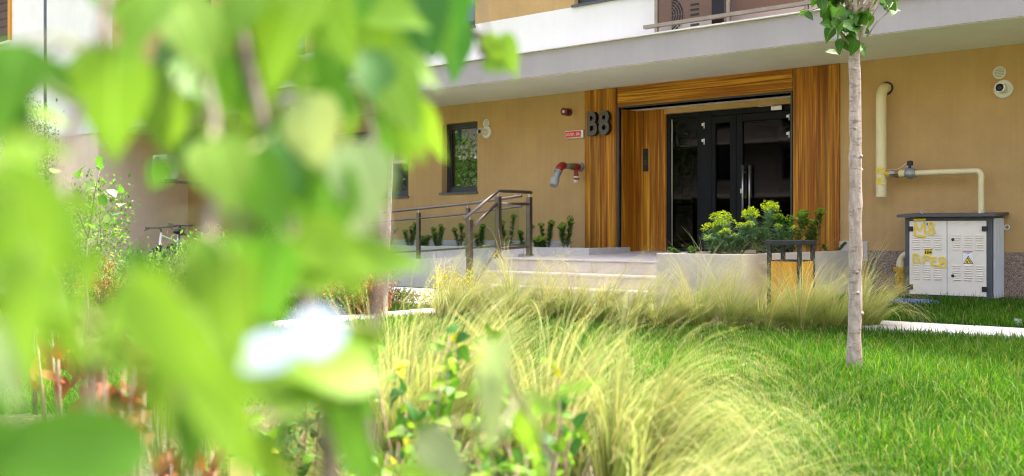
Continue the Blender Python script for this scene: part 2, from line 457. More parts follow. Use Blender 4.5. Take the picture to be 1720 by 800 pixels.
# slab over the entrance
o = MB().box(-21.78, 14, SLF, .3, SOF+.002, SLT).build('balcony_slab', M['grey_plaster'], B)
MB().box(-21.79, 14, SLF+.02, .0, SOF-.006, SOF+.001).build('soffit', M['soffit_plaster'], o)
MB().box(-21.78, 14, SLF-.045, SLF+.2, SLT, SLT+.018).build('coping', M['white_plaster'], o)
# upper storey
YU, ZW = -1.35, 4.27
XR = Xat(1100, YU)
def upx(px): return Xat(px, YU)
U1 = (upx(715), upx(798), 4.24, 5.75); U2 = (upx(965), upx(965)+1.25, 4.29, 5.75); U3 = (-19.4,-17.9,4.29,5.75); U4 = (-16.2,-14.9,4.29,5.75)
U5 = (upx(640), upx(690), 3.63, 5.75)
for (z0, z1, mt) in ((SLT, ZW, 'white_plaster'), (ZW, 7.5, 'tan_plaster')):
    wall_grid('upper_wall', mt, -21.78, XR, z0, z1, YU, [(a, b, c, d) for a, b, c, d in (U1, U2, U3, U4, U5) if d > z0 and c < z1 and not (z1 == ZW and c >= ZW)], .2)
MB().add([(XR,YU,SLT),(XR,0.2,SLT),(XR,0.2,7.5),(XR,YU,7.5)], [(0,1,2,3)]).build('upper_wall', M['white_plaster'], B)
BD = (-4.6, -2.6, SLT+.05, 5.7)
wall_grid('balcony_wall', 'pink_plaster', XR, 14, SLT, 7.5, .1, [BD, (1.2, 3.0, SLT+.05, 5.7)], .2)
def window(o4, Y, rec, mull=(), curtain=False, sill=True, fr=.075, mat='dark_metal'):
    a, b, c, d = o4; y = Y+rec
    w = MB()
    w.box(a, b, y-.03, y+.05, c, c+fr*1.15); w.box(a, b, y-.03, y+.05, d-fr, d); w.box(a, a+fr, y-.03, y+.05, c+fr*1.15, d-fr); w.box(b-fr, b, y-.03, y+.05, c+fr*1.15, d-fr)
    for q in mull: w.box(a+q*(b-a)-fr*.6, a+q*(b-a)+fr*.6, y-.03, y+.05, c+fr*1.15, d-fr)
    o = w.build('window', M[mat], B)
    lims = [a+fr]+[a+q*(b-a) for q in mull]+[b-fr]
    for i in range(len(lims)-1):
        l, r_ = lims[i]+(fr*.6 if i else 0), lims[i+1]-(fr*.6 if i < len(lims)-2 else 0)
        MB().box(l, r_, y+.005, y+.02, c+fr*1.15, d-fr).build('pane', M['window_glass'], o)
        s = MB(); s.box(l, l+.03, y-.012, y+.004, c+fr*1.15, d-fr); s.box(r_-.03, r_, y-.012, y+.004, c+fr*1.15, d-fr); s.box(l+.03, r_-.03, y-.012, y+.004, c+fr*1.15, c+fr*1.15+.03); s.box(l+.03, r_-.03, y-.012, y+.004, d-fr-.03, d-fr)
        s.build('sash', M[mat], o)
    if curtain:
        cv = MB(); n = 40; vs = []; fs = []
        for i in range(n+1):
            X = a+(b-a)*i/n; yy = y+.18+.03*math.sin(i*1.9); vs += [(X, yy, c), (X, yy, d)]
        for i in range(n): fs.append((2*i, 2*i+2, 2*i+3, 2*i+1))
        cv.add(vs, fs).build('curtain', M['curtain'], o, smooth=True)
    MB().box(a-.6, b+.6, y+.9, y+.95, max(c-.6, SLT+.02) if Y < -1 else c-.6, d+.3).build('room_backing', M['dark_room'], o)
    if sill: MB().box(a-.04, b+.015, Y-.035, y-.031, c-.028, c+.006).build('sill', M['anthracite'], o)
    return o
MB().box(-24.25, 14, -1.34, 12, 7.5, 7.7).build('roof', M['grey_plaster'], B)  # unseen lid, added so the hollow house blocks the sun behind it
MB().box(-24.2, 14, 11.6, 12, 0, 7.49).build('unseen_back_wall', M['white_plaster'], B); MB().box(13.7, 14, .3, 11.59, 0, 7.49).build('unseen_side_wall', M['white_plaster'], B)  # unseen walls, added to stop sun leaking through the open interior
window(W1, 0, .17); window(W2, 0, .10, (.5,), curtain=True); window(W3, 0, .17, (.5,))
for q in (U1, U2, U3, U4, U5): window(q, YU, .12, (.5,), sill=q[2] > 4)
window(BD, .1, .12, (.5,), curtain=True, sill=False); window((1.2, 3.0, SLT+.05, 5.7), .1, .12, (.5,), sill=False)
# plinth and skirting tiles
MB().box(Xat(1458,0), 14, -.016, .02, -.1, .742).build('plinth', M['plinth'], B)
x = Xat(1409,0)
MB().box(x, Xat(1458,0)-.002, -.02, .01, .60, .862).build('skirting_tile', M['cream_tile'], B)
x = -17.0
while x < Xat(982,0)-.3:
    x1 = min(x+.6, Xat(982,0)-.003)
    MB().box(x, x1-.004, -.02, .01, .62, .835).build('skirting_tile', M['grey_tile'], B); x += .6
# wooden portal
PF = -.035
def panel(x0, x1, z0, z1, y0, y1, mat, name='wood_panel', parent=B):
    return MB().box(x0, x1, y0, y1, z0, z1).build(name, M[mat], parent, bevel=.003, segs=1)
xl = Xat(982, PF); xj = Xat(1035.5, PF); xl1 = PX0-.002; xr1 = Xat(1409, PF)
panel(xl, xj-.003, .60, SOF-.01, PF, .02, 'wood_vertical'); panel(xj+.003, xl1-.03, .60, SOF-.01, PF, .02, 'wood_vertical')
xh0, xh1 = xl1-.028, Xat(1331, PF)
zs_ = PZ+.03+(SOF-PZ-.03)*.5
panel(xh0, xh1, PZ+.028, zs_-.0015, PF, .02, 'wood_horizontal'); panel(xh0, xh1, zs_+.0015, SOF-.01, PF, .02, 'wood_horizontal')
panel(xh1+.005, xr1, .60, SOF-.01, PF, .02, 'wood_vertical')
tr = MB(); tr.box(PX0-.03, PX0, PF-.008, .03, .60, PZ+.026); tr.box(PX0, PX1-.001, PF-.008, .03, PZ, PZ+.026); tr.box(PX1-.018, PX1+.004, PF-.008, .03, .6, PZ)
tr.build('metal_trim', M['dark_metal'], B)
YD = .50
panel(PX0-.002, PX0+.012, .62, PZ-.002, .032, YD, 'wood_vertical')                 # left reveal
panel(PX1-.016, PX1+.004, .62, PZ-.002, .032, 1.0, 'wood_vertical')
DX0 = Xat(1119, YD-.04)
panel(PX0+.012, DX0-.003, .62, PZ-.002, YD-.04, YD, 'wood_vertical')       # back panel carrying the intercom
MB().box(PX0, PX1, .03, 1.2, PZ+.0, PZ+.2).build('portal_ceiling', M['soffit_plaster'], B)
FZ = Zat(1124, 191, YD-.1)
MB().box(DX0, PX1, YD-.10, YD+.06, FZ, PZ+.001).build('lintel', M['tan_plaster'], B)
# entrance door
FL = .672
D = MB()
def dx(px): return Xat(px, YD)
xa, xb, xc, xd, xe, xf = dx(1121), dx(1127), dx(1173), dx(1196), dx(1238), PX1-.02
D.box(xa, xb, YD-.02, YD+.06, FL, FZ); D.box(xc, xd, YD-.03, YD+.06, FL, FZ); D.box(xf-.05, xf, YD-.03, YD+.06, FL, FZ)
D.box(xb, xc, YD-.02, YD+.06, FZ-.07, FZ); D.box(xb, xc, YD-.02, YD+.06, FL, FL+.06); D.box(xd, xf-.05, YD-.02, YD+.06, FZ-.085, FZ); D.box(xd, xf-.05, YD-.01, YD+.05, FL, FL+.02)
door = D.build('door_frame', M['door_metal'], B, bevel=.004, segs=1)
MB().box(xb, xc, YD+.01, YD+.025, FL+.06, FZ-.07).build('pane', M['door_glass'], door)
MB().box(dx(1130)-.004, dx(1130)+.006, YD-.026, YD-.015, FL+.1, FZ-.09).build('glass_bead', M['steel'], door)
DT = FZ-.09
def leaf_door(x0, x1, sl, sr):
    m = MB(); y0, y1 = YD-.028, YD+.04
    m.box(x0, x0+sl, y0, y1, FL+.022, DT); m.box(x1-sr, x1, y0, y1, FL+.022, DT); m.box(x0+sl, x1-sr, y0, y1, DT-.11, DT); m.box(x0+sl, x1-sr, y0, y1, FL+.022, FL+.16)
    o = m.build('door_leaf', M['door_metal'], B, bevel=.004, segs=1)
    MB().box(x0+sl, x1-sr, YD, YD+.015, FL+.16, DT-.11).build('pane', M['door_glass'], o)
    return o
lA = leaf_door(xd+.003, xe-.003, .07, .10); lB = leaf_door(xe+.003, xf-.053, .10, .09)
def handle(px, par, y):
    X = Xat(px, y); z0, z1 = Zat(px, 365, y), Zat(px, 278, y)
    m = MB(); m.cyl((X, y, z0), (X, y, z1), .016, 12)
    for z in (z0+.1, z1-.1): m.cyl((X, y, z), (X, YD-.02, z), .009, 8)
    m.build('handle', M['steel'], par, smooth=True)
handle(1247.5, lA, YD-.09); handle(1259, lB, YD-.06)
m = MB(); X = Xat(1245, YD-.03); m.box(X-.012, X+.012, YD-.04, YD-.027, Zat(1245,325,YD-.03), Zat(1245,317,YD-.03)); m.build('lock_plate', M['steel'], lA, bevel=.003)
for px, py, par in ((1183,211,lA),(1183,238,lA),(1326,197,lB),(1326,226,lB)):
    X, z = Xat(px, YD-.04), Zat(px, py, YD-.04)
    m = MB(); m.cyl((X,YD-.045,z-.045), (X,YD-.045,z+.045), .011, 10); m.box(X-.045, X+.002, YD-.043, YD-.029, z-.002, z+.036); m.build('hinge', M['steel'], par)
X0, X1 = Xat(1273,YD-.06), Xat(1320,YD-.06); zc = Zat(1295,181,YD-.06)
m = MB(); m.box((X0+X1)/2, X1-.05, YD-.09, YD-.03, zc-.045, zc+.02); m.box(X0, X1-.08, YD-.07, YD-.05, zc+.024, zc+.04); m.build('door_closer', M['steel'], lB, bevel=.005)
m = MB(); ic = Xat(1084,YD-.06); m.box(ic-.045, ic+.045, YD-.065, YD-.041, Zat(1084,288,YD-.05), Zat(1084,250,YD-.05))
icp = m.build('intercom', M['ink_black'], B, bevel=.006)
zt = Zat(1084,250,YD-.05)
MB().box(ic-.03, ic+.03, YD-.0668, YD-.0645, zt-.115, zt-.05).build('screen', plain('screen_glass', (.03,.045,.06), .12), icp)
for i in range(3):
    for j in range(3): MB().box(ic-.026+.02*i, ic-.014+.02*i, YD-.0668, YD-.0645, zt-.2-.03*j, zt-.183-.03*j).build('key', M['anthracite'], icp)
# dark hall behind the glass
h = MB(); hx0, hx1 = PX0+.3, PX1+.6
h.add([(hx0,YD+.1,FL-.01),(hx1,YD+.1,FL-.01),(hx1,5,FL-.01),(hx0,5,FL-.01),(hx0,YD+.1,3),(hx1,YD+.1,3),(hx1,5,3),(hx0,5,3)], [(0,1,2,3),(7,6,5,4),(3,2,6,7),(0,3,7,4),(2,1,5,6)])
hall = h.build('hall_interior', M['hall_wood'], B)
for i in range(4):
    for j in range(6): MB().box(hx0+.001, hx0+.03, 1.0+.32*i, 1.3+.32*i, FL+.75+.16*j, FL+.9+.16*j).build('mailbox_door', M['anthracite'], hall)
# balcony railing
YR = SLF+.10
R_ = empty('balcony_railing', (XR,YR,SLT)); R_.parent = B; R_.location = Vector((XR,YR,SLT))-Vector(B.location)
zr = SLT+.115
def rl(name, mat, *a): return MB().box(*a).build(name, M[mat], R_)
rl('rail', 'bronze_metal', XR-.03, 8, YR-.035, YR+.035, zr, zr+.045); rl('rail', 'bronze_metal', XR-.03, 8, YR-.035, YR+.035, SLT+1.05, SLT+1.1)
k = 0; xp = [Xat(1103,YR), Xat(1224,YR), Xat(1355,YR), -2.8, -1.6, -.4, .8, 2, 3.2, 4.4]
for i, x in enumerate(xp):
    rl('post', 'bronze_metal', x-.022, x+.022, YR-.022, YR+.022, SLT+.016, zr-.001); rl('post', 'bronze_metal', x-.022, x+.022, YR-.022, YR+.022, zr+.046, SLT+1.049)
    if i+1 < len(xp): rl('glass_panel', 'bronze_glass', x+.03, xp[i+1]-.03, YR-.006, YR+.006, zr+.05, SLT+1.04)

# ------------------------------------------------------------------ landing, steps, ramp, planters
LX0, LX1, LY = -9.25, -6.07, -2.45
def lz(y): return .616+(.68-.616)*(y-LY)/(0.5-LY)
S = empty('entrance_steps', (-7.6,-2.4,gz(-2.4)), 'cream stone landing and steps in front of the wooden entrance', 'steps')
def hex_box(x0, x1, y0, y1, z0, zf, name, mat, par, bev=.004):
    return MB().hexa([(x0,y0,z0),(x1,y0,z0),(x1,y1,z0),(x0,y1,z0)], [(x0,y0,zf(y0)),(x1,y0,zf(y0)),(x1,y1,zf(y1)),(x0,y1,zf(y1))]).build(name, M[mat], par, bevel=bev, segs=1)
MB().box(LX0+.01, LX1-.002, LY+.02, .45, -.05, .595).build('landing_core', M['concrete'], S)
MB().box(LX1-.0, -5.2, -1.0, .45, -.05, .595).build('landing_core', M['concrete'], S)
for i in range(7):
    x0 = LX0+i*.585
    for j in range(5):
        y0 = LY-.012+j*.595
        hex_box(x0, min(x0+.582, -5.2), y0, min(y0+.592, .49), .596, lz, 'landing_tile', 'grey_tile', S, .002)
lev = [(.616, LY, .445), (.445, LY-.30, .275), (.275, LY-.60, .105), (.105, LY-.90, -.06)]
for n, (zt, yn, zb) in enumerate(lev):
    for i in range(6):
        x0 = LX0+i*.53; x1 = x0+.527
        MB().box(x0, x1, yn, yn+.018, zb, zt-.032 if n else .594).build('riser', M['cream_tile'], S, bevel=.002, segs=1)
        if n: MB().box(x0, x1, yn-.012, yn+.299, zt-.03, zt).build('tread', M['step_tile'], S, bevel=.004, segs=1)
    if n: MB().box(LX0+.012, LX1-.002, yn+.02, LY+.019, -.06, zt-.031).build('step_core', M['concrete'], S)
for zt, yn in ((.594, LY), (.413, LY-.3), (.243, LY-.6)): MB().box(LX0-.014, LX0+.009, yn+.003, (LY+.3 if zt > .5 else yn+.297), -.06, zt).build('side_tile', M['cream_tile'], S)
# ramp
RY0, RY1 = -2.0, -1.16
RP = empty('access_ramp', (-12,-1.6,.1), 'pale stone clad ramp climbing along the tan wall to the landing', 'ramp')
def rz(x): return max(gz(-1.6)+.01, .63+(x-LX0)*.058)
n = 14; xs_ = [LX0-.016-i*.66 for i in range(n)]
for i in range(n-1):
    a, b = xs_[i+1]+.004, xs_[i]
    MB().hexa([(a,RY0,0),(b,RY0,0),(b,RY0+.12,0),(a,RY0+.12,0)], [(a,RY0,rz(a)+.04),(b,RY0,rz(b)+.04),(b,RY0+.12,rz(b)+.04),(a,RY0+.12,rz(a)+.04)]).build('kerb_panel', M['grey_tile'], RP, bevel=.003, segs=1)
    MB().hexa([(a,RY0+.122,0),(b,RY0+.122,0),(b,RY1,0),(a,RY1,0)], [(a,RY0+.122,rz(a)),(b,RY0+.122,rz(b)),(b,RY1,rz(b)),(a,RY1,rz(a))]).build('ramp_slab', M['concrete'], RP)
# planters
PT = .748
def planter(name, label, walls, soil):
    p = empty(name, (soil[0], soil[2], 0), label, 'planter')
    for w in walls: MB().box(*w, -.05, PT).build('stone_panel', M[w_mat], p, bevel=.004, segs=1)
    MB().box(*soil, -.05, PT-.04).build('soil', M['soil'], p)
    return p
w_mat = 'cream_tile'
qx0, qx1, qy = -6.07, -5.0, -3.40
q3 = (qy+.0025, -2.35, -1.2, -.022)
planter('stone_planter', 'low cream stone planter of spurge beside the steps', [(qx0, qx1-.0, qy-.03, qy)]+[(qx1-.03, qx1, q3[i], q3[i+1]-.004) for i in range(3)]+[(qx0, qx0+.03, q3[i], q3[i+1]-.004) for i in range(2)]+[(qx0, qx0+.03, -1.2, -1.0)], (qx0+.031, qx1-.031, qy+.003, -.03))
w_mat = 'grey_tile'
LPX1, LPY = -8.62, -1.15
lp = [(LPX1-.62*(i+1)+.004, LPX1-.62*i-(.031 if i == 0 else 0), LPY, LPY+.03) for i in range(14)]
planter('stone_planter', 'long grey stone planter along the tan wall behind the ramp railing', lp+[(LPX1-.03, LPX1, LPY, -.6), (LPX1-.03, LPX1, -.596, -.04)], (LPX1-.62*14, LPX1-.032, LPY+.031, -.025))

# ------------------------------------------------------------------ stair and ramp railings
def railing_stairs():
    r = empty('stair_railing', (-9.15,-2.6,.5), 'brown steel handrail with glass infill at the side of the steps', 'railing')
    X = -9.15; ys = {'A': LY-.72, 'B': LY-.13, 'C': LY+.56}
    zb = {'A': .105, 'B': .616, 'C': .64}
    zt = {'A': Zat(786,360,ys['A']), 'B': Zat(838,321,ys['B']), 'C': Zat(886,321,ys['C'])}
    zt['A'] = 1+27/1700*((Vector((X,ys['A'],1))-CAM).dot(FW)); zt['B'] = 1+66/1700*((Vector((X,ys['B'],1))-CAM).dot(FW)); zt['C'] = zt['B']+.01
    zb['A'] = .105 if ys['A'] < LY-.6 else .275
    for k in 'ABC':
        m = MB(); m.box(X-.035, X+.035, ys[k]-.035, ys[k]+.035, zb[k], zt[k]-.07); p = m.build('post', M['rail_steel'], r, bevel=.004)
        m = MB(); m.cyl((X,ys[k],zt[k]-.07), (X,ys[k],zt[k]), .014, 10); m.build('post_pin', M['steel'], p)
        m = MB(); m.box(X-.05, X+.05, ys[k]-.05, ys[k]+.05, zb[k]+.001, zb[k]+.02); m.build('base_plate', M['rail_steel'], p, bevel=.004)
    A, Bp, C = [Vector((X, ys[k], zt[k])) for k in 'ABC']
    d = (Bp-A).normalized()
    m = MB(); m.tube([A-d*.12, Bp+Vector((0,0,.012)), C+Vector((0,.05,0))], .024, 10); m.build('handrail', M['rail_steel'], r, smooth=True)
    m = MB(); m.tube([A-Vector((0,-.04,.17)), Bp-Vector((0,.035,.17))], .022, 8); m.tube([Bp-Vector((0,-.035,.17)), C-Vector((0,.035,.17))], .022, 8); m.build('mid_rail', M['rail_steel'], r, smooth=True)
    lA, lB, lC = zb['A']+.12, zb['B']+.13, zb['C']+.13
    m = MB(); m.bar((X,ys['A']+.036,lA), (X,ys['B']-.036,lB), .03, .035); m.bar((X,ys['B']+.036,lB), (X,ys['C']-.036,lC), .03, .035); m.build('bottom_rail', M['rail_steel'], r)
    for (p0, z0, z1), (p1, z2, z3) in (((ys['A']+.05, lA+.03, A.z-.2), (ys['B']-.05, lB+.02, Bp.z-.2)), ((ys['B']+.05, lB+.03, Bp.z-.2), (ys['C']-.05, lC+.02, C.z-.2))):
        m = MB(); m.add([(X-.004,p0,z0),(X-.004,p1,z2),(X-.004,p1,z3),(X-.004,p0,z1),(X+.004,p0,z0),(X+.004,p1,z2),(X+.004,p1,z3),(X+.004,p0,z1)], [(3,2,1,0),(4,5,6,7),(0,1,5,4),(1,2,6,5),(2,3,7,6),(3,0,4,7)])
        m.build('glass_panel', M['clear_glass'], r)
    return C
Cp = railing_stairs()
def railing_ramp():
    Y = RY0+.06
    r = empty('ramp_railing', (-11,Y,.5), 'slim steel railing rising along the ramp in front of the wall', 'railing')
    tops = []
    for px in (886, 786, 703, 610, 510, 430):
        X = Xat(px, Y)
        if px == 886: X = -9.25
        zb = rz(X)+.04; zt = zb+.80 if px != 886 else Cp.z-.05
        tops.append((X, zb, zt))
        if px == 886: continue
        m = MB(); m.box(X-.03, X+.03, Y-.025, Y+.025, zb, zt-.06); p = m.build('post', M['rail_steel'], r, bevel=.004)
        MB().cyl((X,Y,zt-.06), (X,Y,zt), .013, 10).build('post_pin', M['steel'], p)
    for nm, dz, rad in (('handrail', 0, .021), ('mid_rail', -.15, .017)):
        m = MB(); m.tube([(X, Y, zt+dz) for X, zb, zt in tops], rad, 10); m.build(nm, M['rail_steel'], r, smooth=True)
    for (X0, z0, t0), (X1, z1, t1) in zip(tops, tops[1:]):
        m = MB(); m.bar((X0-.03,Y,z0+.13), (X1+.03,Y,z1+.13), .03, .03); m.build('bottom_rail', M['rail_steel'], r)
        m = MB(); m.add([(X0-.05,Y,z0+.15),(X1+.05,Y,z1+.15),(X1+.05,Y,t1-.18),(X0-.05,Y,t0-.18),(X0-.05,Y+.008,z0+.15),(X1+.05,Y+.008,z1+.15),(X1+.05,Y+.008,t1-.18),(X0-.05,Y+.008,t0-.18)], [(0,1,2,3),(7,6,5,4),(0,4,5,1),(1,5,6,2),(2,6,7,3),(3,7,4,0)])
        m.build('glass_panel', M['clear_glass'], r)
railing_ramp()

# ------------------------------------------------------------------ neighbouring and opposite buildings
N_ = empty('white_building', (-30,3,0), 'white rendered building at the far left edge with a wooden loggia', 'building')
LO = (Xat(-120,3), Xat(20,3), Zat(20,68,3), Zat(20,68,3)+3.0)
wall_grid('wall', 'white_plaster', -60, -23, 0, 14, 3, [LO, (LO[0], LO[1], .5, 2.6)], 1.2, N_)
m = MB(); a, b, c, d = LO
m.box(b-.18, b, 2.93, 3.1, c, d); m.box(a, b-.18, 2.93, 3.1, d-.2, d); m.box(a, b, 3.9, 4.2, c, d)
lg = m.build('loggia_frame', M['bin_wood'], N_)
for i in range(8): MB().box(a, b, 3.85, 3.89, c+.05+.3*i, c+.33+.3*i).build('plank', M['hall_wood'], lg)
MB().box(a, b, 2.9, 3.05, c-.1, c-.001).build('ledge', M['white_plaster'], N_)
MB().box(LO[0], LO[1], 3.6, 3.7, .5, 2.6).build('window', M['dark_room'], N_)
xw = Xat(77, 2.9)  # dark tube added in place of the dark gap between the two buildings
m = MB(); m.tube([(xw,2.9,0), (xw,2.9,14)], .07, 10)
tag(m.build('gap_strip', M['anthracite'], None, smooth=True), 'dark upright strip added for the dark gap by the white wall at the far left', 'gap_strip')
OB = empty('opposite_building', (-20,-40,0), 'pale apartment block across the garden, mirrored in the door glass', 'building')
MB().box(-80, 40, -52, -40, 0, 13).build('wall', M['opposite_plaster'], OB)
for fl in range(4):
    z = .9+3.1*fl
    if fl: MB().box(-80, 40, -40, -38.6, z-1.1, z-.85).build('balcony_slab', M['grey_plaster'], OB)
    for i in range(22):
        x = -78+5.3*i
        w = MB().box(x, x+2.2, -39.99, -39.93, z, z+1.7).build('window', M['dark_metal'], OB)
        MB().box(x+.1, x+1.05, -39.93, -39.92, z+.1, z+1.6).build('pane', M['window_glass'], w); MB().box(x+1.15, x+2.1, -39.93, -39.92, z+.1, z+1.6).build('pane', M['window_glass'], w)

# ------------------------------------------------------------------ fixtures on the wall
def text_mesh(ch, size, depth, off, mat, name, parent=None, font_shear=0):
    cu = bpy.data.curves.new('t', 'FONT'); cu.body = ch; cu.size = size; cu.extrude = depth; cu.offset = off; cu.align_x = 'CENTER'; cu.resolution_u = 6; cu.bevel_depth = .002; cu.bevel_resolution = 1
    ob = bpy.data.objects.new('t', cu); col.objects.link(ob)
    dg = bpy.context.evaluated_depsgraph_get(); me = bpy.data.meshes.new_from_object(ob.evaluated_get(dg))
    bpy.data.objects.remove(ob); bpy.data.curves.remove(cu)
    xs = [v.co.x for v in me.vertices]; ys = [v.co.y for v in me.vertices]
    return me, (min(xs), max(xs), min(ys), max(ys))
def wall_letter(ch, px0, px1, py0, py1, name, label, cat):
    Y = PF-.055
    x0, x1 = Xat(px0, Y), Xat(px1, Y); z0, z1 = Zat(px0, py1, Y), Zat(px0, py0, Y)
    me, (a, b, c, d) = text_mesh(ch, 1, .03, .03, None, name)
    for v in me.vertices:
        fx, fz = (v.co.x-a)/(b-a), (v.co.y-c)/(d-c)
        v.co = ((fx-.5)*(x1-x0), -v.co.z*1.2, fz*(z1-z0))
    me.materials.clear(); me.materials.append(M['letter_metal']); me.materials.append(M['letter_side'])
    me.flip_normals() if False else None
    for p in me.polygons: p.material_index = 0 if abs(p.normal.y) > .8 else 1
    me.update(); me.name = name
    o = bpy.data.objects.new(name, me); col.objects.link(o); o.location = ((x0+x1)/2, Y, z0)
    m = MB()
    for fx in (.25, .75): m.cyl((x0+(x1-x0)*fx, Y, z0+.06), (x0+(x1-x0)*fx, PF, z0+.06), .008, 8)
    m.build('mounting_pin', M['dark_metal'], o)
    return tag(o, label, cat)
wall_letter('B', 988, 1005, 188, 229, 'sign_letter', 'raised dark metal letter B on the wood panel', 'letter')
wall_letter('8', 1007.5, 1025, 186, 228, 'sign_numeral', 'raised dark metal numeral 8 on the wood panel', 'numeral')
# siren
c = onY(956, 189, 0); r = empty('alarm_siren', c, 'small round dark red alarm siren on the tan wall', 'siren')
MB().tube([c, c+Vector((0,-.04,0)), c+Vector((0,-.045,0))], [.062,.062,.05], 20).build('base', M['dark_red_plastic'], r, smooth=False)
MB().tube([c+Vector((0,-.044,0)), c+Vector((0,-.09,0)), c+Vector((0,-.12,0)), c+Vector((0,-.15,0))], [.035,.04,.062,.064], 20).build('horn', M['dark_red_plastic'], r)
MB().tube([c+Vector((0,-.149,0)), c+Vector((0,-.165,0)), c+Vector((0,-.17,0))], [.024,.02,.008], 14).build('centre_cap', M['sign_white'], r)
# red sign
p0, p1 = onY(950, 227, -.03), onY(980.5, 227, -.03); zc = p0.z; h = .064
r = empty('wall_sign', (p0.x, 0, zc), 'small red and white fire notice on the wall above the hydrant outlet', 'sign')
MB().box(p0.x, p1.x, -.05, -.0, zc-h, zc+h).build('casing', M['sign_white'], r, bevel=.008)
w = p1.x-p0.x
f = MB().box(p0.x+.012, p0.x+w*.88, -.0535, -.049, zc-h*.78, zc+h*.78).build('red_face', M['sign_red'], r)
x = p0.x+.03; k = 0
while x < p0.x+w*.82:
    if k != 7:
        tx = MB(); z0_, z1_ = zc-.02, zc+.02
        if k % 2: tx.add([(x,-.0548,z0_),(x+.006,-.0548,z0_),(x+.006,-.0548,zc+.012),(x+.019,-.0548,zc+.012),(x+.019,-.0548,z1_),(x,-.0548,z1_)], [(0,1,2,5),(2,3,4,5)])
        else: tx.add([(x,-.0548,z0_),(x+.019,-.0548,z0_),(x+.019,-.0548,zc-.012),(x+.006,-.0548,zc-.012),(x+.006,-.0548,z1_),(x,-.0548,z1_)], [(0,1,2,3),(0,3,4,5)])
        tx.build('printed_character', M['sign_white'], f)
    x += .025; k += 1
# hydrant outlet
X = -9.6; zc = Zat(975, 281, 0)
r = empty('hydrant_outlet', (X,0,zc), 'grey and red fire hydrant outlet pipe bending down from the wall', 'hydrant')
V3 = lambda y, z: (X, y, zc+z)
MB().tube([V3(0,0), V3(-.05,0), V3(-.05,0), V3(-.075,0)], [.075,.075,.05,.05], 18).build('wall_flange', M['galvanised'], r)
MB().tube([V3(-.07,.0), V3(-.09,.0), V3(-.09,0), V3(-.15,0), V3(-.15,0), V3(-.18,0)], [.058,.058,.05,.05,.058,.058], 16).build('coupling', M['red_paint'], r)
MB().tube([V3(-.17,0), V3(-.205,0), V3(-.205,0), V3(-.25,0), V3(-.25,0), V3(-.28,0)], [.05,.05,.06,.06,.05,.05], 16).build('union_nut', M['brass'], r)
MB().tube([V3(-.27,.0), V3(-.46,.0)], .045, 16).build('pipe', M['galvanised'], r, smooth=True)
MB().tube([V3(-.44,.0), V3(-.50,.0), V3(-.54,-.02), V3(-.575,-.06), V3(-.60,-.10)], [.057,.06,.062,.06,.057], 16).build('elbow', M['red_paint'], r, smooth=True)
MB().tube([V3(-.595,-.09), V3(-.61,-.115), V3(-.61,-.115), V3(-.675,-.225)], [.064,.064,.052,.05], 16).build('nozzle', M['galvanised'], r)
MB().tube([V3(-.665,-.21), V3(-.67,-.218), V3(-.725,-.31), V3(-.735,-.325)], [.055,.07,.07,.058], 16).build('hose_cap', M['dull_grey'], r)
MB().tube([V3(-.125,-.04), V3(-.125,-.115), V3(-.125,-.115), V3(-.125,-.15)], [.036,.036,.042,.042], 14).build('branch', M['red_paint'], r)
b_ = MB().tube([V3(-.125,-.15), V3(-.125,-.25)], .037, 14).build('drain_valve', M['white_plastic'], r)
MB().bar((X-.01,-.165,zc-.19), (X+.09,-.165,zc-.20), .018, .03).build('lever', M['red_paint'], b_)
# vents and flues
def round_vent(px, py, rad, label):
    c = onY(px, py, 0); r = empty('wall_vent', c, label, 'vent', 'round vents on the tan wall')
    m = MB(); m.ring(c+Vector((0,-.012,0)), (0,1,0), rad*.88, rad*.13, 28, 8); m.build('rim', M['white_plastic'], r, smooth=True)
    MB().tube([c, c+Vector((0,-.008,0))], rad*.86, 24).build('grille', M['grey_grille'], r)
    for k in range(7):
        z = (k-3)*rad*.24; w = math.sqrt(max(0, (rad*.82)**2-z*z))
        MB().box(c.x-w, c.x+w, c.y-.014, c.y-.0085, c.z+z-.004, c.z+z+.004).build('slat', M['white_plastic'], r)
def flue(px, py, rad, L, label):
    c = onY(px, py, 0); r = empty('boiler_flue', c, label, 'flue', 'boiler flues on the tan wall')
    MB().tube([c, c+Vector((0,-.018,0)), c+Vector((0,-.03,0)), c+Vector((0,-.03,0)), c+Vector((0,-.04,0))], [rad,rad,rad*.93,rad*.62,rad*.58], 28).build('collar', M['white_plastic'], r, smooth=False)
    y = lambda t: c+Vector((0,-t,0))
    MB().tube([y(.03), y(L*.55), y(L*.55), y(L*.6), y(L*.6), y(L), y(L), y(L-.05)], [rad*.5,rad*.5,rad*.46,rad*.46,rad*.56,rad*.54,rad*.40,rad*.40], 24).build('pipe', M['white_plastic'], r)
    MB().tube([y(L-.03), y(L+.004), y(L+.006)], [rad*.26,rad*.26,rad*.2], 16).build('outlet', M['ink_black'], r)
round_vent(817.5, 207.5, .075, 'small round vent on the wall right of the narrow window')
flue(818, 222.5, .105, .20, 'short cream flue pipe sticking out beside the narrow window')
round_vent(1679, 122.5, .078, 'small round vent high on the wall at the right edge')
flue(1686, 150, .112, .19, 'short cream flue pipe on the wall at the right edge')
c = onY(1691.5, 382, 0); m = MB(); m.ring(c+Vector((0,-.01,0)), (0,1,0), .028, .009, 20, 8); o = m.build('pipe_stub', M['white_plastic'], None, smooth=True)
tag(o, 'tiny round pipe end on the wall right of the metal cabinet', 'pipe')
c = onY(819, 385, 0); m = MB(); m.ring(c+Vector((0,-.008,0)), (0,1,0), .02, .008, 16, 6); o = m.build('pipe_stub', M['galvanised'], None, smooth=True)
tag(o, 'tiny round pipe end low on the wall behind the stair railing', 'pipe')

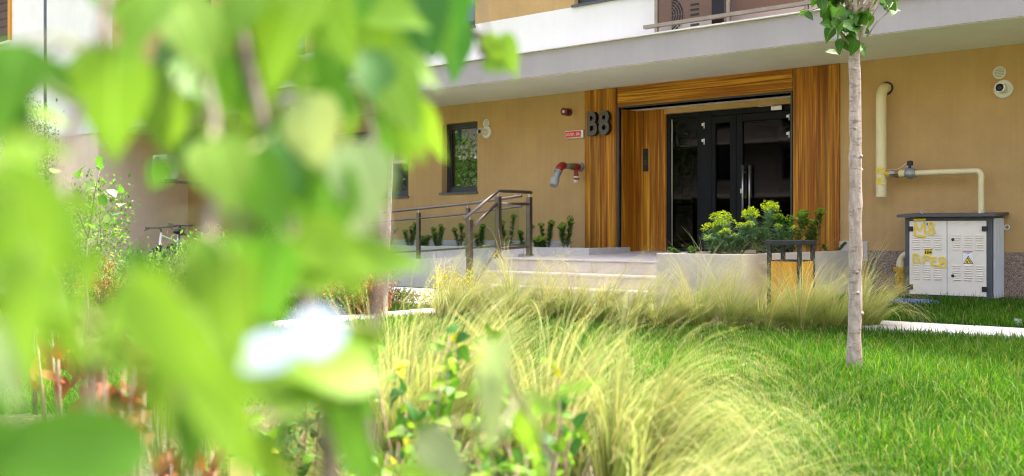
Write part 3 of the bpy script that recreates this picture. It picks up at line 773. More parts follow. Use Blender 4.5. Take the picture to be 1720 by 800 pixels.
# ------------------------------------------------------------------ gas pipe, cabinet, regulator
YP = -.20
def pp(px, py, y=YP): return onY(px, py, y)
a = pp(1480, 168); zb = pp(1480, 331).z; rp = .066
r = empty('gas_pipe', (a.x, YP, zb), 'cream gas pipe on the wall with a branch running into the cabinet', 'pipe')
el = [(a.x, YP, zb), (a.x, YP, a.z)]
for k in range(1, 9):
    t = math.pi/2*k/8; el.append((a.x, YP+.17*(1-math.cos(t)), a.z+.17*math.sin(t)))
el.append((a.x, .0, a.z+.17))
riser = smooth_angle(MB().tube(el, rp, 20).build('riser_pipe', M['cream_pipe'], r))
MB().ring((a.x,-.008,a.z+.17), (0,1,0), rp+.012, .012, 22, 6).build('wall_sleeve', M['dark_metal'], r, smooth=True)
for zz in (a.z-.02,): MB().ring((a.x,YP,zz), (0,0,1), rp, .003, 22, 6).build('weld_seam', M['cream_pipe'], riser, smooth=True)
p1, p2 = pp(1497, 292.5), pp(1648, 287); zc = (p1.z+p2.z)/2; rb = .036
MB().cyl((a.x+.05,YP,zc), (Xat(1497,YP),YP,zc), .042, 14).build('branch_stub', M['yellow_iron'], r, smooth=False)
MB().tube([(Xat(1496,YP),YP,zc), (Xat(1500,YP),YP,zc), (Xat(1500,YP),YP,zc), (Xat(1504,YP),YP,zc)], [.05,.05,.042,.042], 8).build('nut', M['steel'], r)
MB().tube([(Xat(1504,YP),YP,zc), (Xat(1511,YP),YP,zc)], .052, 8).build('nut', M['brass'], r)
MB().tube([(Xat(1511,YP),YP,zc), (Xat(1514,YP),YP,zc), (Xat(1514,YP),YP,zc), (Xat(1518,YP),YP,zc), (Xat(1518,YP),YP,zc), (Xat(1521,YP),YP,zc)], [.05,.05,.042,.048,.05,.05], 12).build('coupling', M['cream_pipe'], r)
v = MB().tube([(Xat(1520,YP),YP,zc), (Xat(1523,YP),YP,zc), (Xat(1525,YP),YP,zc), (Xat(1533,YP),YP,zc), (Xat(1535,YP),YP,zc), (Xat(1538,YP),YP,zc)], [.05,.05,.068,.07,.055,.055], 12).build('valve', M['galvanised'], r)
xv = Xat(1528.5, YP)
MB().tube([(xv,YP,zc+.05), (xv,YP,zc+.10), (xv,YP,zc+.10), (xv,YP,zc+.15), (xv,YP,zc+.16)], [.022,.022,.04,.038,.02], 12).build('valve_knob', M['ink_black'], v)
MB().box(xv-.06, xv+.035, YP-.012, YP+.012, zc+.075, zc+.09).build('valve_lever', M['galvanised'], v)
wpts = [(a.x+.05, YP-.04, zc+.07), (a.x+.12, YP-.03, zc+.05), (a.x+.2, YP-.02, zc+.05), (a.x+.28, YP-.02, zc+.09), (a.x+.34, YP, zc+.15), (xv-.01, YP, zc+.145)]
MB().tube(wpts, .004, 6).build('seal_wire', M['cream_pipe'], v)
xe2 = Xat(1648, YP)
el = [(Xat(1537,YP),YP,zc), (xe2-.06,YP,zc)]
for k in range(1, 6):
    t = math.pi/2*k/5; el.append((xe2-.06+.06*math.sin(t), YP, zc-.06*(1-math.cos(t))))
el.append((xe2, YP, 1.15))
smooth_angle(MB().tube(el, rb, 14).build('branch_pipe', M['cream_pipe'], r))
MB().ring((xe2,YP,zc-.075), (0,0,1), rb, .005, 16, 6).build('weld_seam', M['cream_pipe'], r, smooth=True)
def strokes(lines, Y, width, name, mat, parent, X=lambda p: p[0], round_ends=True):
    mb = MB(); k = 0; hw = width/2
    for ln in lines:
        for (x0, z0), (x1, z1) in zip(ln, ln[1:]):
            d = Vector((x1-x0, z1-z0)); L = d.length or 1e-6; n = Vector((-d.y, d.x))/L*hw; y = Y-.0002*k; k += 1
            b = []
            for s_, (cx, cz), a0 in ((1, (x1, z1), -1), (-1, (x0, z0), 1)):
                for q in range(5):
                    th = math.pi*q/4
                    e = d/L*s_
                    m_ = n*(-s_) if True else n
                    v2 = m_*math.cos(th)+e*hw*math.sin(th)
                    b.append((cx+v2.x, y, cz+v2.y))
            mb.add(b, [tuple(range(10))])
    return mb.build(name, M[mat], parent)
GL = {'P': [[(0,0),(0,1),(.5,1),(.62,.8),(.5,.55),(.05,.5)]], 'E': [[(.6,.95),(.05,1),(0,.5),(0,.02),(.6,0)],[(0,.5),(.5,.52)]],
      'B': [[(.05,0),(.05,1),(.5,.95),(.58,.75),(.35,.55),(.65,.4),(.68,.2),(.45,.02),(.05,.0)]],
      '8': [[(.35,.52),(.08,.72),(.12,.95),(.4,1.02),(.6,.85),(.5,.62),(.2,.4),(.02,.2),(.15,.0),(.5,-.02),(.68,.2),(.58,.42),(.35,.52)]],
      'M': [[(0,0),(.03,1),(.28,.25),(.58,1),(.62,0)]], '.': [[(0,.03),(.05,0)]], '2': [[(0,.9),(.3,1),(.5,.8),(.1,.3),(0,0),(.55,.05)]], '1': [[(.1,.85),(.3,1),(.3,0)]], '/': [[(0,0),(.4,.4)]]}
def glyphs(items, Y, sw, name, mat, parent):
    ln = []
    for ch, px, py, w, h in items:    # px,py: lower left corner in the picture plane of the surface; w,h in metres
        o_ = onY(px, py, Y)
        for s_ in GL[ch]: ln.append([(o_.x+a_*w, o_.z+b_*h) for a_, b_ in s_])
    return strokes(ln, Y, sw, name, mat, parent)
glyphs([('P',1474,292,.045,.07), ('E',1479.5,291.5,.05,.07), ('B',1474,309,.04,.07), ('1',1479,309,.06,.08), ('.',1483.5,309.5,.1,.1)], YP-rp-.004, .016, 'spray_marking', 'spray_yellow', riser)

# metal cabinet
CX0, CX1, CY, CZ0, CZ1 = -4.27, -3.265, -.52, .19, 1.165
r = empty('gas_cabinet', ((CX0+CX1)/2, -.3, .15), 'off white two door gas meter cabinet with yellow spray lettering', 'cabinet')
fr = .07
m = MB(); m.box(CX0, CX0+fr, CY, CY+.05, CZ0, CZ1); m.box(CX1-fr, CX1, CY, CY+.05, CZ0, CZ1); m.box(CX0+fr, CX1-fr, CY, CY+.05, CZ1-.055, CZ1); m.box(CX0+fr, CX1-fr, CY, CY+.05, CZ0, CZ0+.035)
m.build('frame', M['anthracite'], r, bevel=.004)
MB().box(CX0+.002, CX1-.002, CY+.051, -.001, CZ0+.001, CZ1).build('carcass', M['anthracite'], r)
for k in range(7):
    y0 = CY+.055+k*.066
    MB().box(CX1-.001, CX1+.012, y0, y0+.05, CZ0+.003, CZ1-.01).build('side_panel', M['side_panel_paint'], r, bevel=.006, segs=1)
for x0, x1 in ((CX0+.04, CX0+.1), (CX1-.1, CX1-.04)):
    MB().box(x0, x1, -.45, -.1, .02, CZ0).build('leg', M['anthracite'], r)
rf = MB().hexa([(CX0-.075,CY-.09,CZ1+.002),(CX1+.06,CY-.09,CZ1+.002),(CX1+.06,.0-.002,CZ1+.03),(CX0-.075,-.002,CZ1+.03)], [(CX0-.075,CY-.09,CZ1+.035),(CX1+.06,CY-.09,CZ1+.035),(CX1+.06,-.002,CZ1+.062),(CX0-.075,-.002,CZ1+.062)]).build('roof', M['anthracite'], r, bevel=.004)
for x in (CX0+.2, CX1-.1): MB().ring((x,CY+.02,CZ1+.065), (0,1,0), .016, .005, 14, 6).build('lifting_eye', M['steel'], rf, smooth=True)
xm = (CX0+CX1)/2
doors = []
for side, (x0, x1) in enumerate(((CX0+fr-.012, xm-.003), (xm+.003, CX1-fr+.012))):
    d = MB().box(x0, x1, CY-.016, CY-.001, CZ0+.03, CZ1-.045).build('door', M['off_white_paint'], r, bevel=.004); doors.append(d)
    w = x1-x0
    for row, zt in enumerate((CZ1-.21, CZ0+.40)):
        for c_ in range(3):
            lv = MB(); lx = x0+w*(.09+.29*c_)+(0.03 if side else 0)
            for k in range(7):
                z = zt-k*.028
                lv.add([(lx,CY-.0165,z),(lx+w*.19,CY-.0165,z),(lx+w*.19,CY-.028,z-.012),(lx,CY-.028,z-.012),(lx,CY-.0165,z-.016),(lx+w*.19,CY-.0165,z-.016)], [(0,3,2,1),(3,4,5,2),(0,4,3),(1,2,5)])
            lv.build('louvre', M['off_white_paint'], d)
    for z in (CZ1-.14, CZ0+.12):
        hx = CX0+fr-.02 if side == 0 else CX1-fr-.03
        MB().box(hx-.005, hx+.055, CY-.03, CY-.0165, z-.03, z+.03).build('hinge', M['ink_black'], d, bevel=.004)
for z in (CZ1-.27, CZ0+.27):
    c = Vector((xm+.07, CY-.017, z)); MB().tube([c, c+Vector((0,-.01,0)), c+Vector((0,-.012,0))], [.018,.018,.008], 14).build('lock', M['dark_metal'], doors[1])
YG = CY-.0305
def gl(px, py): return onY(px, py, YG)
glyphs([('M',1536,393,.20,.135), ('8',1558,393.5,.115,.14), ('.',1571.5,392,.04,.04)], YG, .018, 'spray_lettering', 'spray_yellow', doors[0])
for (u0, v0, u1, v1) in ((1536,369.5,1554,369),(1537,395.5,1553.5,397.5)):
    A_, B_ = gl(u0, v0), gl(u1, v1); strokes([[(A_.x,A_.z),(B_.x,B_.z)]], YG-.002, .026, 'spray_lettering', 'spray_yellow', doors[0])
glyphs([('B',1533.5,441.5,.115,.11), ('.',1547,442,.03,.03), ('P',1551.5,443.5,.105,.10), ('E',1564.5,445.5,.10,.095), ('.',1574,448,.04,.04), ('8',1577,448.5,.12,.115)], YG, .018, 'spray_lettering', 'spray_yellow', doors[0])
# stickers
def sticker(px0, py0, px1, py1, mat, parent, lift=0, name='sticker'):
    y = CY-.0172-lift; A_, B_ = onY(px0, py0, y), onY(px1, py1, y)
    return MB().box(A_.x, B_.x, y, y+.0008, B_.z, A_.z).build(name, M[mat], parent)
s1 = sticker(1552.3, 417, 1566, 428, 'sticker_yellow', doors[0])
for (a0, b0, a1, b1) in ((1553.6,419,1556.4,420.6),(1557.4,419,1560.6,420.6),(1561.6,419,1565,420.6),(1553.8,422,1556,426.6),(1557.4,422,1559.8,426.6),(1560.8,422.6,1564.8,425.8)):
    sticker(a0, b0, a1, b1, 'ink_black', s1, .0012, 'printed_mark')
s2 = sticker(1556, 374.5, 1560.5, 381, 'sign_white', doors[0]); sticker(1556.4, 374.8, 1560.2, 379, 'ink_blue', s2, .0012, 'printed_mark')
s3 = sticker(1616, 418, 1636.5, 447.5, 'sticker_orange', doors[1]); s4 = sticker(1617, 419.3, 1635.3, 446.6, 'sign_white', doors[1], .0012)
for k in range(9): sticker(1617.8+1.85*k, 421.9, 1619.3+1.85*k, 423.2, 'ink_red', s4, .0024, 'printed_mark'); 
for k in range(8): sticker(1618.4+1.9*k, 423.8, 1619.8+1.9*k, 424.7, 'ink_red', s4, .0024, 'printed_mark')
for k in range(3): sticker(1623.6+1.7*k, 425.6, 1625+1.7*k, 426.5, 'ink_red', s4, .0024, 'printed_mark')
def tri(px, py, mat, lift, par, nm):
    y = CY-.0172-lift; P_ = [onY(a_, b_, y) for a_, b_ in zip(px, py)]
    MB().add([tuple(q) for q in P_]+[(q.x, y+.0008, q.z) for q in P_], [(0,1,2),(5,4,3),(0,3,4,1),(1,4,5,2),(2,5,3,0)]).build(nm, M[mat], par)
tri((1618,1635,1626.4), (443,443.4,429.6), 'ink_black', .0024, s4, 'warning_triangle'); tri((1619.6,1633.4,1626.4), (442.1,442.4,431.4), 'sticker_yellow', .0036, s4, 'warning_triangle')
strokes([[(gl(1623.6,439.4).x, gl(1623.6,439.4).z), (gl(1624.8,440.8).x, gl(1624.8,440.8).z)]], CY-.0172-.0052, .014, 'hand_symbol', 'ink_black', s4)
strokes([[(gl(1625,434).x, gl(1625,434).z), (gl(1627.5,438).x, gl(1627.5,438).z), (gl(1629.5,440.5).x, gl(1629.5,440.5).z)]], CY-.0172-.0052, .012, 'hand_symbol', 'brass', s4)
# regulator
c0 = onY(1513, 440, -.28); X, Y = c0.x, -.28
r = empty('gas_regulator', (X,Y,.15), 'yellow flanged gas regulator beside the metal cabinet', 'regulator')
Zr = lambda py: Zat(1513, py, Y)
MB().tube([(X,Y,Zr(489)), (X,Y,Zr(487)), (X,Y,Zr(487)), (X,Y,Zr(484)), (X,Y,Zr(483.5)), (X,Y,Zr(480))], [.085,.088,.06,.06,.085,.08], 18).build('lower_flange', M['yellow_iron'], r)
MB().tube([(X,Y,Zr(481)), (X,Y,Zr(474)), (X,Y,Zr(468)), (X,Y,Zr(466)), (X,Y,Zr(465)), (X,Y,Zr(461)), (X,Y,Zr(460)), (X,Y,Zr(455))], [.055,.062,.07,.085,.072,.075,.055,.06], 18).build('body', M['yellow_iron'], r)
MB().tube([(X,Y,Zr(456)), (X,Y,Zr(453.5)), (X,Y,Zr(453.5)), (X,Y,Zr(452.6)), (X,Y,Zr(452.6)), (X,Y,Zr(449.5)), (X,Y,Zr(448.5))], [.085,.088,.07,.07,.09,.09,.05], 18).build('upper_flange', M['yellow_iron'], r)
for k in range(6):
    t = k*math.pi/3+.3
    for za, zb_ in ((Zr(457), Zr(447.5)), (Zr(491), Zr(479))):
        MB().cyl((X+.073*math.cos(t), Y+.073*math.sin(t), za), (X+.073*math.cos(t), Y+.073*math.sin(t), zb_), .009, 6).build('bolt', M['brass'], r)
MB().tube([(X,Y,.1), (X,Y,Zr(488))], .05, 14).build('inlet_pipe', M['cream_pipe'], r)
el = [(X,Y,Zr(450)), (X,Y,Zr(440))]
for k in range(1, 7):
    t = math.pi/2*k/6; el.append((X+.14*(1-math.cos(t)), Y, Zr(440)+.11*math.sin(t)))
el.append((CX0+.02, Y, Zr(440)+.11))
smooth_angle(MB().tube(el, [.056, .052]+[.044]*(len(el)-2), 14).build('outlet_pipe', M['cream_pipe'], r))
for zc in (Zr(463), Zr(470)): MB().cyl((X,Y-.03,zc), (X,Y-.11,zc-.01), .022, 10).build('test_port', M['yellow_iron'], r)

# ------------------------------------------------------------------ litter bin, cover, label stake
bx1, by0, bs = -4.43, -3.25, .38
bx0, by1 = bx1-bs, by0+bs; zt = .90; gb = gz(-3.05)
r = empty('litter_bin', (bx0+bs/2, by0+bs/2, gb), 'square litter bin with yellow wood slats and black metal frame', 'bin')
for x in (bx0, bx1-.042):
    for y in (by0, by1-.042): MB().box(x, x+.042, y, y+.042, gb-.01, zt-.052).build('post', M['bin_metal'], r, bevel=.004)
m = MB(); m.box(bx0-.012, bx1+.012, by0-.012, by0+.05, zt-.05, zt); m.box(bx0-.012, bx1+.012, by1-.05, by1+.012, zt-.05, zt); m.box(bx0-.012, bx0+.05, by0+.051, by1-.051, zt-.05, zt); m.box(bx1-.05, bx1+.012, by0+.051, by1-.051, zt-.05, zt)
m.build('top_frame', M['bin_metal'], r, bevel=.004)
zs0, zs1 = gb+.1, .675; wsl = (bs-.09)/4
for k in range(4):
    a_ = bx0+.045+k*wsl
    for (y0, y1) in ((by0+.008, by0+.026), (by1-.026, by1-.008)): MB().box(a_+.0015, a_+wsl-.0015, y0, y1, zs0, zs1).build('slat', M['bin_wood'], r, bevel=.002, segs=1)
    c_ = by0+.045+k*wsl
    for (x0, x1) in ((bx1-.026, bx1-.008), (bx0+.008, bx0+.026)): MB().box(x0, x1, c_+.0015, c_+wsl-.0015, zs0, zs1).build('slat', M['bin_wood'], r, bevel=.002, segs=1)
m = MB(); i0, i1, j0, j1 = bx0+.03, bx1-.03, by0+.03, by1-.03
for a_, b_, c_, d_ in ((i0,i1,j0,j0+.012),(i0,i1,j1-.012,j1),(i0,i0+.012,j0+.013,j1-.013),(i1-.012,i1,j0+.013,j1-.013)): m.box(a_, b_, c_, d_, gb+.09, .69)
m.box(i0, i1, j0, j1, gb+.06, gb+.089); m.build('liner', M['bin_metal'], r)
c = onZ(1531, 516, .10); c.z = gz(c.y)
r = empty('manhole_cover', c, 'round blue painted manhole cover set in the grass near the cabinet', 'manhole cover')
MB().ring(c+Vector((0,0,.012)), (0,0,1), .29, .02, 32, 8).build('rim', M['blue_paint'], r, smooth=True)
lid = MB().tube([c, c+Vector((0,0,.018)), c+Vector((0,0,.022))], [.27,.27,.24], 32).build('lid', M['blue_paint'], r)
for k in range(8):
    t = k*math.pi/4; e = Vector((math.cos(t), math.sin(t), 0))
    MB().bar(c+e*.06+Vector((0,0,.024)), c+e*.22+Vector((0,0,.024)), .02, .012).build('raised_rib', M['blue_paint'], lid)
c = onZ(1714, 556, .03)
r = empty('label_stake', c, 'small white plastic label stake at the path edge on the far right', 'label')
MB().add([tuple(c+Vector(v)) for v in ((-.035,.01,.02),(.035,-.01,.02),(.015,-.04,.12),(-.055,-.02,.12),(-.035,.014,.02),(.035,-.006,.02),(.015,-.036,.12),(-.055,-.016,.12))], [(0,1,2,3),(7,6,5,4),(0,4,5,1),(1,5,6,2),(2,6,7,3),(3,7,4,0)]).build('plate', M['sign_white'], r)
MB().cyl(c+Vector((0,.002,-.02)), c+Vector((0,.002,.03)), .005, 6).build('spike', M['ink_black'], r)

# ------------------------------------------------------------------ air conditioners
def aircon(loc, rz_, label, w=.82, h=.58, d=.3, bracket=None):
    r = empty('air_conditioner', (0,0,0), label, 'air conditioner', 'outdoor air conditioner units')
    MB().box(-w/2, w/2, -d/2, d/2, 0, h).build('casing', M['white_plastic'], r, bevel=.015)
    c = Vector((-w*.12, -d/2-.002, h/2)); R = h*.42
    MB().tube([c+Vector((0,.0,0)), c+Vector((0,-.004,0))], R, 28).build('fan_opening', M['anthracite'], r)
    g = MB()
    for k in range(6): g.ring(c+Vector((0,-.012,0)), (0,1,0), R*(1-k*.15), .006, 28, 5)
    for k in range(4):
        t = k*math.pi/4; e = Vector((math.cos(t), 0, math.sin(t))); g.bar(c-e*R+Vector((0,-.016,0)), c+e*R+Vector((0,-.016,0)), .006, .006, (0,1,0))
    g.build('grille', M['white_plastic'], r)
    MB().tube([c+Vector((0,-.012,0)), c+Vector((0,-.02,0))], R*.2, 16).build('hub', M['white_plastic'], r)
    for k in range(5): MB().box(w*.30, w*.46, -d/2-.006, -d/2, h*.2+k*.07, h*.2+k*.07+.03).build('side_slot', M['anthracite'], r)
    for x in (-w*.3, w*.3): MB().box(x-.03, x+.03, -d/2-.02, d/2+.02, -.07, -.001).build('foot', M['galvanised'], r)
    if bracket:
        for x in (-w*.3, w*.3): MB().box(x-.02, x+.02, d/2+.02, d/2+bracket, -.07, -.03).build('bracket', M['galvanised'], r)
    r.location = loc; r.rotation_euler = (0,0,rz_); return r
p = onY(1136, 18, -.75)
aircon((p.x+.06, -.75, SLT+.09), 0, 'air conditioner unit behind the bronze glass of the balcony railing', .85, .62)
p = at(278, 281, 22.5)
aircon((p.x, p.y, p.z-.27), -.05, 'air conditioner unit hung on the pale wall above the bicycles', .62, .54, .28, bracket=1.0)

# ------------------------------------------------------------------ steel post frame near the ramp
ps = [at(482,388,17.2), at(491,388,16.6), at(509,388,16.4)]
r = empty('steel_frame', (ps[0].x, ps[0].y, gz(ps[0].y)), 'tall thin steel post frame left of the ramp', 'frame')
ztop = 1+207/1700*16.8
for p in ps: MB().cyl((p.x,p.y,gz(p.y)-.02), (p.x,p.y,ztop), .032, 10).build('post', M['galvanised'], r, smooth=True)
for a_, b_ in ((0,1),(1,2),(0,2)): MB().bar((ps[a_].x,ps[a_].y,ztop-.02), (ps[b_].x,ps[b_].y,ztop-.02), .03, .03).build('cross_bar', M['galvanised'], r)

# ------------------------------------------------------------------ bicycles
def bicycle(label, paint):
    r = empty('bicycle', (0,0,0), label, 'bicycle', 'bicycles parked by the wall')
    R = .33
    for x in (-.53, .53):
        w = MB().ring((x,0,R), (0,1,0), R-.022, .022, 32, 8).build('wheel', M['rubber'], r, smooth=True)
        MB().ring((x,0,R), (0,1,0), R-.05, .012, 32, 6).build('rim', M['steel'], w, smooth=True)
        s = MB()
        for k in range(18):
            t = k*math.pi/9; s.cyl((x,.02 if k % 2 else -.02,R), (x+(R-.05)*math.cos(t),0,R+(R-.05)*math.sin(t)), .0018, 4)
        s.cyl((x,-.05,R), (x,.05,R), .022, 10); s.build('spokes', M['steel'], w)
    bb, seat, head, head2 = Vector((-.08,0,.28)), Vector((-.22,0,.80)), Vector((.36,0,.86)), Vector((.41,0,.68))
    f = MB()
    for a_, b_, q in ((bb, seat, .016), (seat+Vector((.01,0,-.06)), head, .019), (bb, head2, .022), (head2, head+Vector((-.02,0,.05)), .02)): f.cyl(a_, b_, q, 10)
    for y in (-.05, .05): f.cyl(bb+Vector((0,y*.6,0)), (-.53,y,R), .010, 8); f.cyl(seat+Vector((0,y*.4,-.08)), (-.53,y,R), .009, 8)
    f.build('frame', paint, r)
    k = MB()
    for y in (-.055, .055): k.tube([(.41,y*.8,.68), (.45,y,.58), (.53,y,R)], .013, 8)
    k.cyl((.39,-.05,.68), (.43,.05,.68), .018, 8); k.build('fork', M['bike_black'], r)
    h = MB(); h.tube([(.34,0,.9), (.335,0,.97), (.40,0,1.0)], .014, 8); h.tube([(.33,-.31,1.02), (.37,-.2,1.01), (.40,0,1.0), (.37,.2,1.01), (.33,.31,1.02)], .013, 8)
    hb = h.build('handlebar', M['bike_black'], r)
    for s_ in (-1, 1):
        MB().cyl((.33,s_*.31,1.02), (.345,s_*.21,1.013), .017, 8).build('grip', M['rubber'], hb); MB().bar((.37,s_*.2,1.0), (.44,s_*.28,.96), .012, .012).build('brake_lever', M['bike_black'], hb)
    sd = MB(); sd.tube([(-.38,0,.93), (-.33,0,.94), (-.24,0,.935), (-.12,0,.93), (-.08,0,.925)], [.03,.085,.06,.03,.015], 12)
    sd.build('saddle', M['rubber'], r, smooth=True); MB().cyl(seat, (-.245,0,.92), .013, 8).build('seat_post', M['steel'], r)
    c = MB(); c.ring(bb+Vector((0,-.06,0)), (0,1,0), .085, .006, 24, 5); c.bar(bb+Vector((0,-.075,0)), bb+Vector((.12,-.075,-.11)), .015, .02, (0,1,0)); c.bar(bb+Vector((0,.075,0)), bb+Vector((-.12,.075,.11)), .015, .02, (0,1,0)); c.bar(bb+Vector((.12,-.12,-.11)), bb+Vector((.12,-.07,-.11)), .06, .02); c.build('crankset', M['steel'], r)
    return r
b1 = bicycle('white framed bicycle half hidden behind the dark shrubs', M['bike_white']); p = at(292, 388, 18.6); b1.location = (p.x, p.y, gz(p.y)); b1.rotation_euler = (.06,0,math.radians(-62))
b2 = bicycle('black bicycle parked to the right of the white one', M['bike_black']); p = at(322, 388, 19.3); b2.location = (p.x, p.y, gz(p.y)); b2.rotation_euler = (-.05,0,math.radians(-75))

# ------------------------------------------------------------------ plant generators
rng = np.random.default_rng(11)
def norm(a): return a/np.maximum(np.linalg.norm(a, axis=-1, keepdims=True), 1e-9)
def leaves_mesh(P, D, N, L, W, C, fold=.18, droop=.15):
    n = len(P); D = norm(D); S = norm(np.cross(D, N)); N = np.cross(S, D); L = L[:, None]; W = W[:, None]
    b = P; mid = P+D*L*.5; l = P+D*L*.42-S*W*.5+N*W*fold; r = P+D*L*.42+S*W*.5+N*W*fold; t = P+D*L-N*L*droop
    V = np.stack([b, l, mid, r, t], 1).reshape(-1, 3)
    k = np.arange(n)[:, None]*5
    F = np.concatenate([k+[0,3,2], k+[2,3,4], k+[0,2,1], k+[2,4,1]], 0)
    return V, F, np.repeat(C, 5, 0)
def blades_mesh(base, az, lean, droop, L, width, c0, c1, nseg=6, powr=1.5, kink=None):
    n = len(base); s = np.linspace(0, 1, nseg+1)
    th = lean[:, None]+droop[:, None]*(s[None]**powr)
    th = np.minimum(th, 2.5)
    seg = L[:, None]/nseg
    mid = (th[:, 1:]+th[:, :-1])/2
    h = np.concatenate([np.zeros((n, 1)), np.cumsum(np.sin(mid)*seg, 1)], 1); z = np.concatenate([np.zeros((n, 1)), np.cumsum(np.cos(mid)*seg, 1)], 1)
    a2 = az[:, None]+(0 if kink is None else kink[:, None]*s[None])
    ctr = np.stack([base[:, 0:1]+h*np.cos(a2), base[:, 1:2]+h*np.sin(a2), base[:, 2:3]+z], -1)
    tw = az+np.pi/2+rng.normal(0, .7, n)
    side = np.stack([np.cos(tw), np.sin(tw), np.zeros(n)], -1)[:, None, :]
    w = width[:, None, None]*.5*(1-.92*s[None, :, None]**1.6)
    Lf, Rt = ctr-side*w, ctr+side*w
    V = np.stack([Lf, Rt], 2).reshape(n, -1, 3)
    m = 2*(nseg+1); k = (np.arange(n)*m)[:, None]
    F = np.concatenate([k+[2*i, 2*i+1, 2*i+3, 2*i+2] for i in range(nseg)], 0)
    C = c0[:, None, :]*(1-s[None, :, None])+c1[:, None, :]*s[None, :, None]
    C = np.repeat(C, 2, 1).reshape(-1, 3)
    return V.reshape(-1, 3), F, C
def pick(cols, n, jitter=.15):
    cols = np.array(cols); i = rng.integers(0, len(cols), n)
    return np.clip(cols[i]*(1+rng.normal(0, jitter, (n, 1)))*(1+rng.normal(0, jitter*.4, (n, 3))), .004, .95)
# --- feather grass
GREEN = [(.22,.33,.05), (.30,.41,.08), (.38,.46,.12)]
STRAW = [(.66,.60,.28), (.56,.46,.20), (.74,.70,.40), (.50,.54,.18)]
def feather_grass(base, h, n, w, label, wind=(.9, .5), rad=.10, dry=.3, nseg=7, seed=0, group='feather grass tufts', droop=1.0, bright=1.0, brown=.12, powr=1.6, open_=1.0, lean=.25, plume=1.3, tint=(1,1,1)):
    global rng; rng = np.random.default_rng(100+seed)
    r = empty('feather_grass_tuft', base, label, 'grass tuft', group); r['kind'] = 'thing'
    b = Vector(base)
    def part(n, name, hs, c0, c1, dr, le, w):
        K = max(8, n//11); g = rng.integers(0, K, n)
        rr = (rad*np.sqrt(rng.random(K)))[g]+rng.normal(0, rad*.06, n); t = (rng.random(K)*2*np.pi)[g]+rng.normal(0, .1, n)
        P = np.stack([b.x+rr*np.cos(t), b.y+rr*np.sin(t), np.full(n, b.z-.01)], -1)
        dx_ = np.cos(t)*open_*rng.random(K)[g]+wind[0]*rng.normal(.8, .5, K)[g]; dy_ = np.sin(t)*open_*rng.random(K)[g]+wind[1]*rng.normal(.8, .5, K)[g]
        az = np.arctan2(dy_, dx_)+rng.normal(0, .12, n)
        L = h*hs*rng.uniform(.65, 1.2, K)[g]*rng.uniform(.85, 1.1, n)
        V, F, C = blades_mesh(P, az, np.abs(rng.normal(le, .2, K)[g]+rng.normal(0, .05, n)), np.abs(rng.normal(dr, .35, K)[g]+rng.normal(0, .12, n))*droop, L, w*rng.uniform(.6, 1.3, n), c0*bright*np.array(tint), c1*bright*np.array(tint), nseg, powr, rng.normal(0, .3, K)[g]+rng.normal(0, .08, n))
        raw_mesh(name, V, F, M['blade'], r, np.clip(C, 0, .95))
    ng = int(n*(1-dry))
    g0 = pick(GREEN, ng); bm_ = rng.random(ng) < brown; g0[bm_] = pick([(.34,.20,.09),(.28,.17,.08)], int(bm_.sum()))
    part(ng, 'green_blades', .9, g0, pick(GREEN+[(.34,.37,.13)], ng), 1.1, lean+.05, w)
    part(n-ng, 'seed_plumes', plume, pick(GREEN+STRAW[:2], n-ng), pick(STRAW, n-ng), 1.35, lean, w*1.15)
    return r
row = [(752,531,.52),(800,527,.62),(868,531,.60),(915,536,.52),(962,537,.56),(1012,540,.52),(1062,545,.46),(1112,549,.46),(1172,547,.52),(1232,549,.54),(1290,552,.50),(1345,553,.48),(1400,553,.46),(1452,552,.42)]
where = ['leftmost in the row before the steps, arching over the paving', 'tall and broad, second in the row below the stair railing', 'third in the row before the steps', 'fourth in the row, before the middle of the steps', 'fifth in the row, before the lower steps', 'sixth in the row, before the right part of the steps', 'low one before the left corner of the cream planter', 'low brownish one before the front of the cream planter', 'upright one before the middle of the cream planter', 'spreading one before the right corner of the cream planter', 'in front of the litter bin, on its left', 'right in front of the yellow litter bin', 'right of the litter bin, behind the tree trunk', 'rightmost in the row, right of the tree trunk']
for i, (px, py, h) in enumerate(row):
    p = onZ(px, py, 0.02); p.z = gz(p.y)
    feather_grass(p, h*1.12*U(.85,1.2), 1000, .0034, 'feather grass tuft, '+where[i], seed=i, rad=.13, dry=.36, open_=1.5, lean=.34, powr=1.7, plume=1.65, bright=1.1, wind=(.8*U(.4,1.2), .5*U(.2,1.1)), group='row of feather grass before the entrance', brown=.35 if i in (6, 7) else .15, droop=U(1.0,1.4))
for i, (px, py, h, lb) in enumerate([(182,512,.5,'pale feather grass tuft in front of the dead brown shrub'),(262,508,.45,'pale feather grass tuft below the dark laurel shrub'),(540,512,.55,'feather grass tuft just left of the brown dry shrub'),(440,520,.5,'feather grass tuft at the left, mostly behind blurred leaves')]):
    p = onZ(px, py, 0.0); p.z = gz(p.y)
    feather_grass(p, h, 800, .0045, lb, seed=40+i, rad=.15, dry=.4, group='feather grass tufts in the far bed')
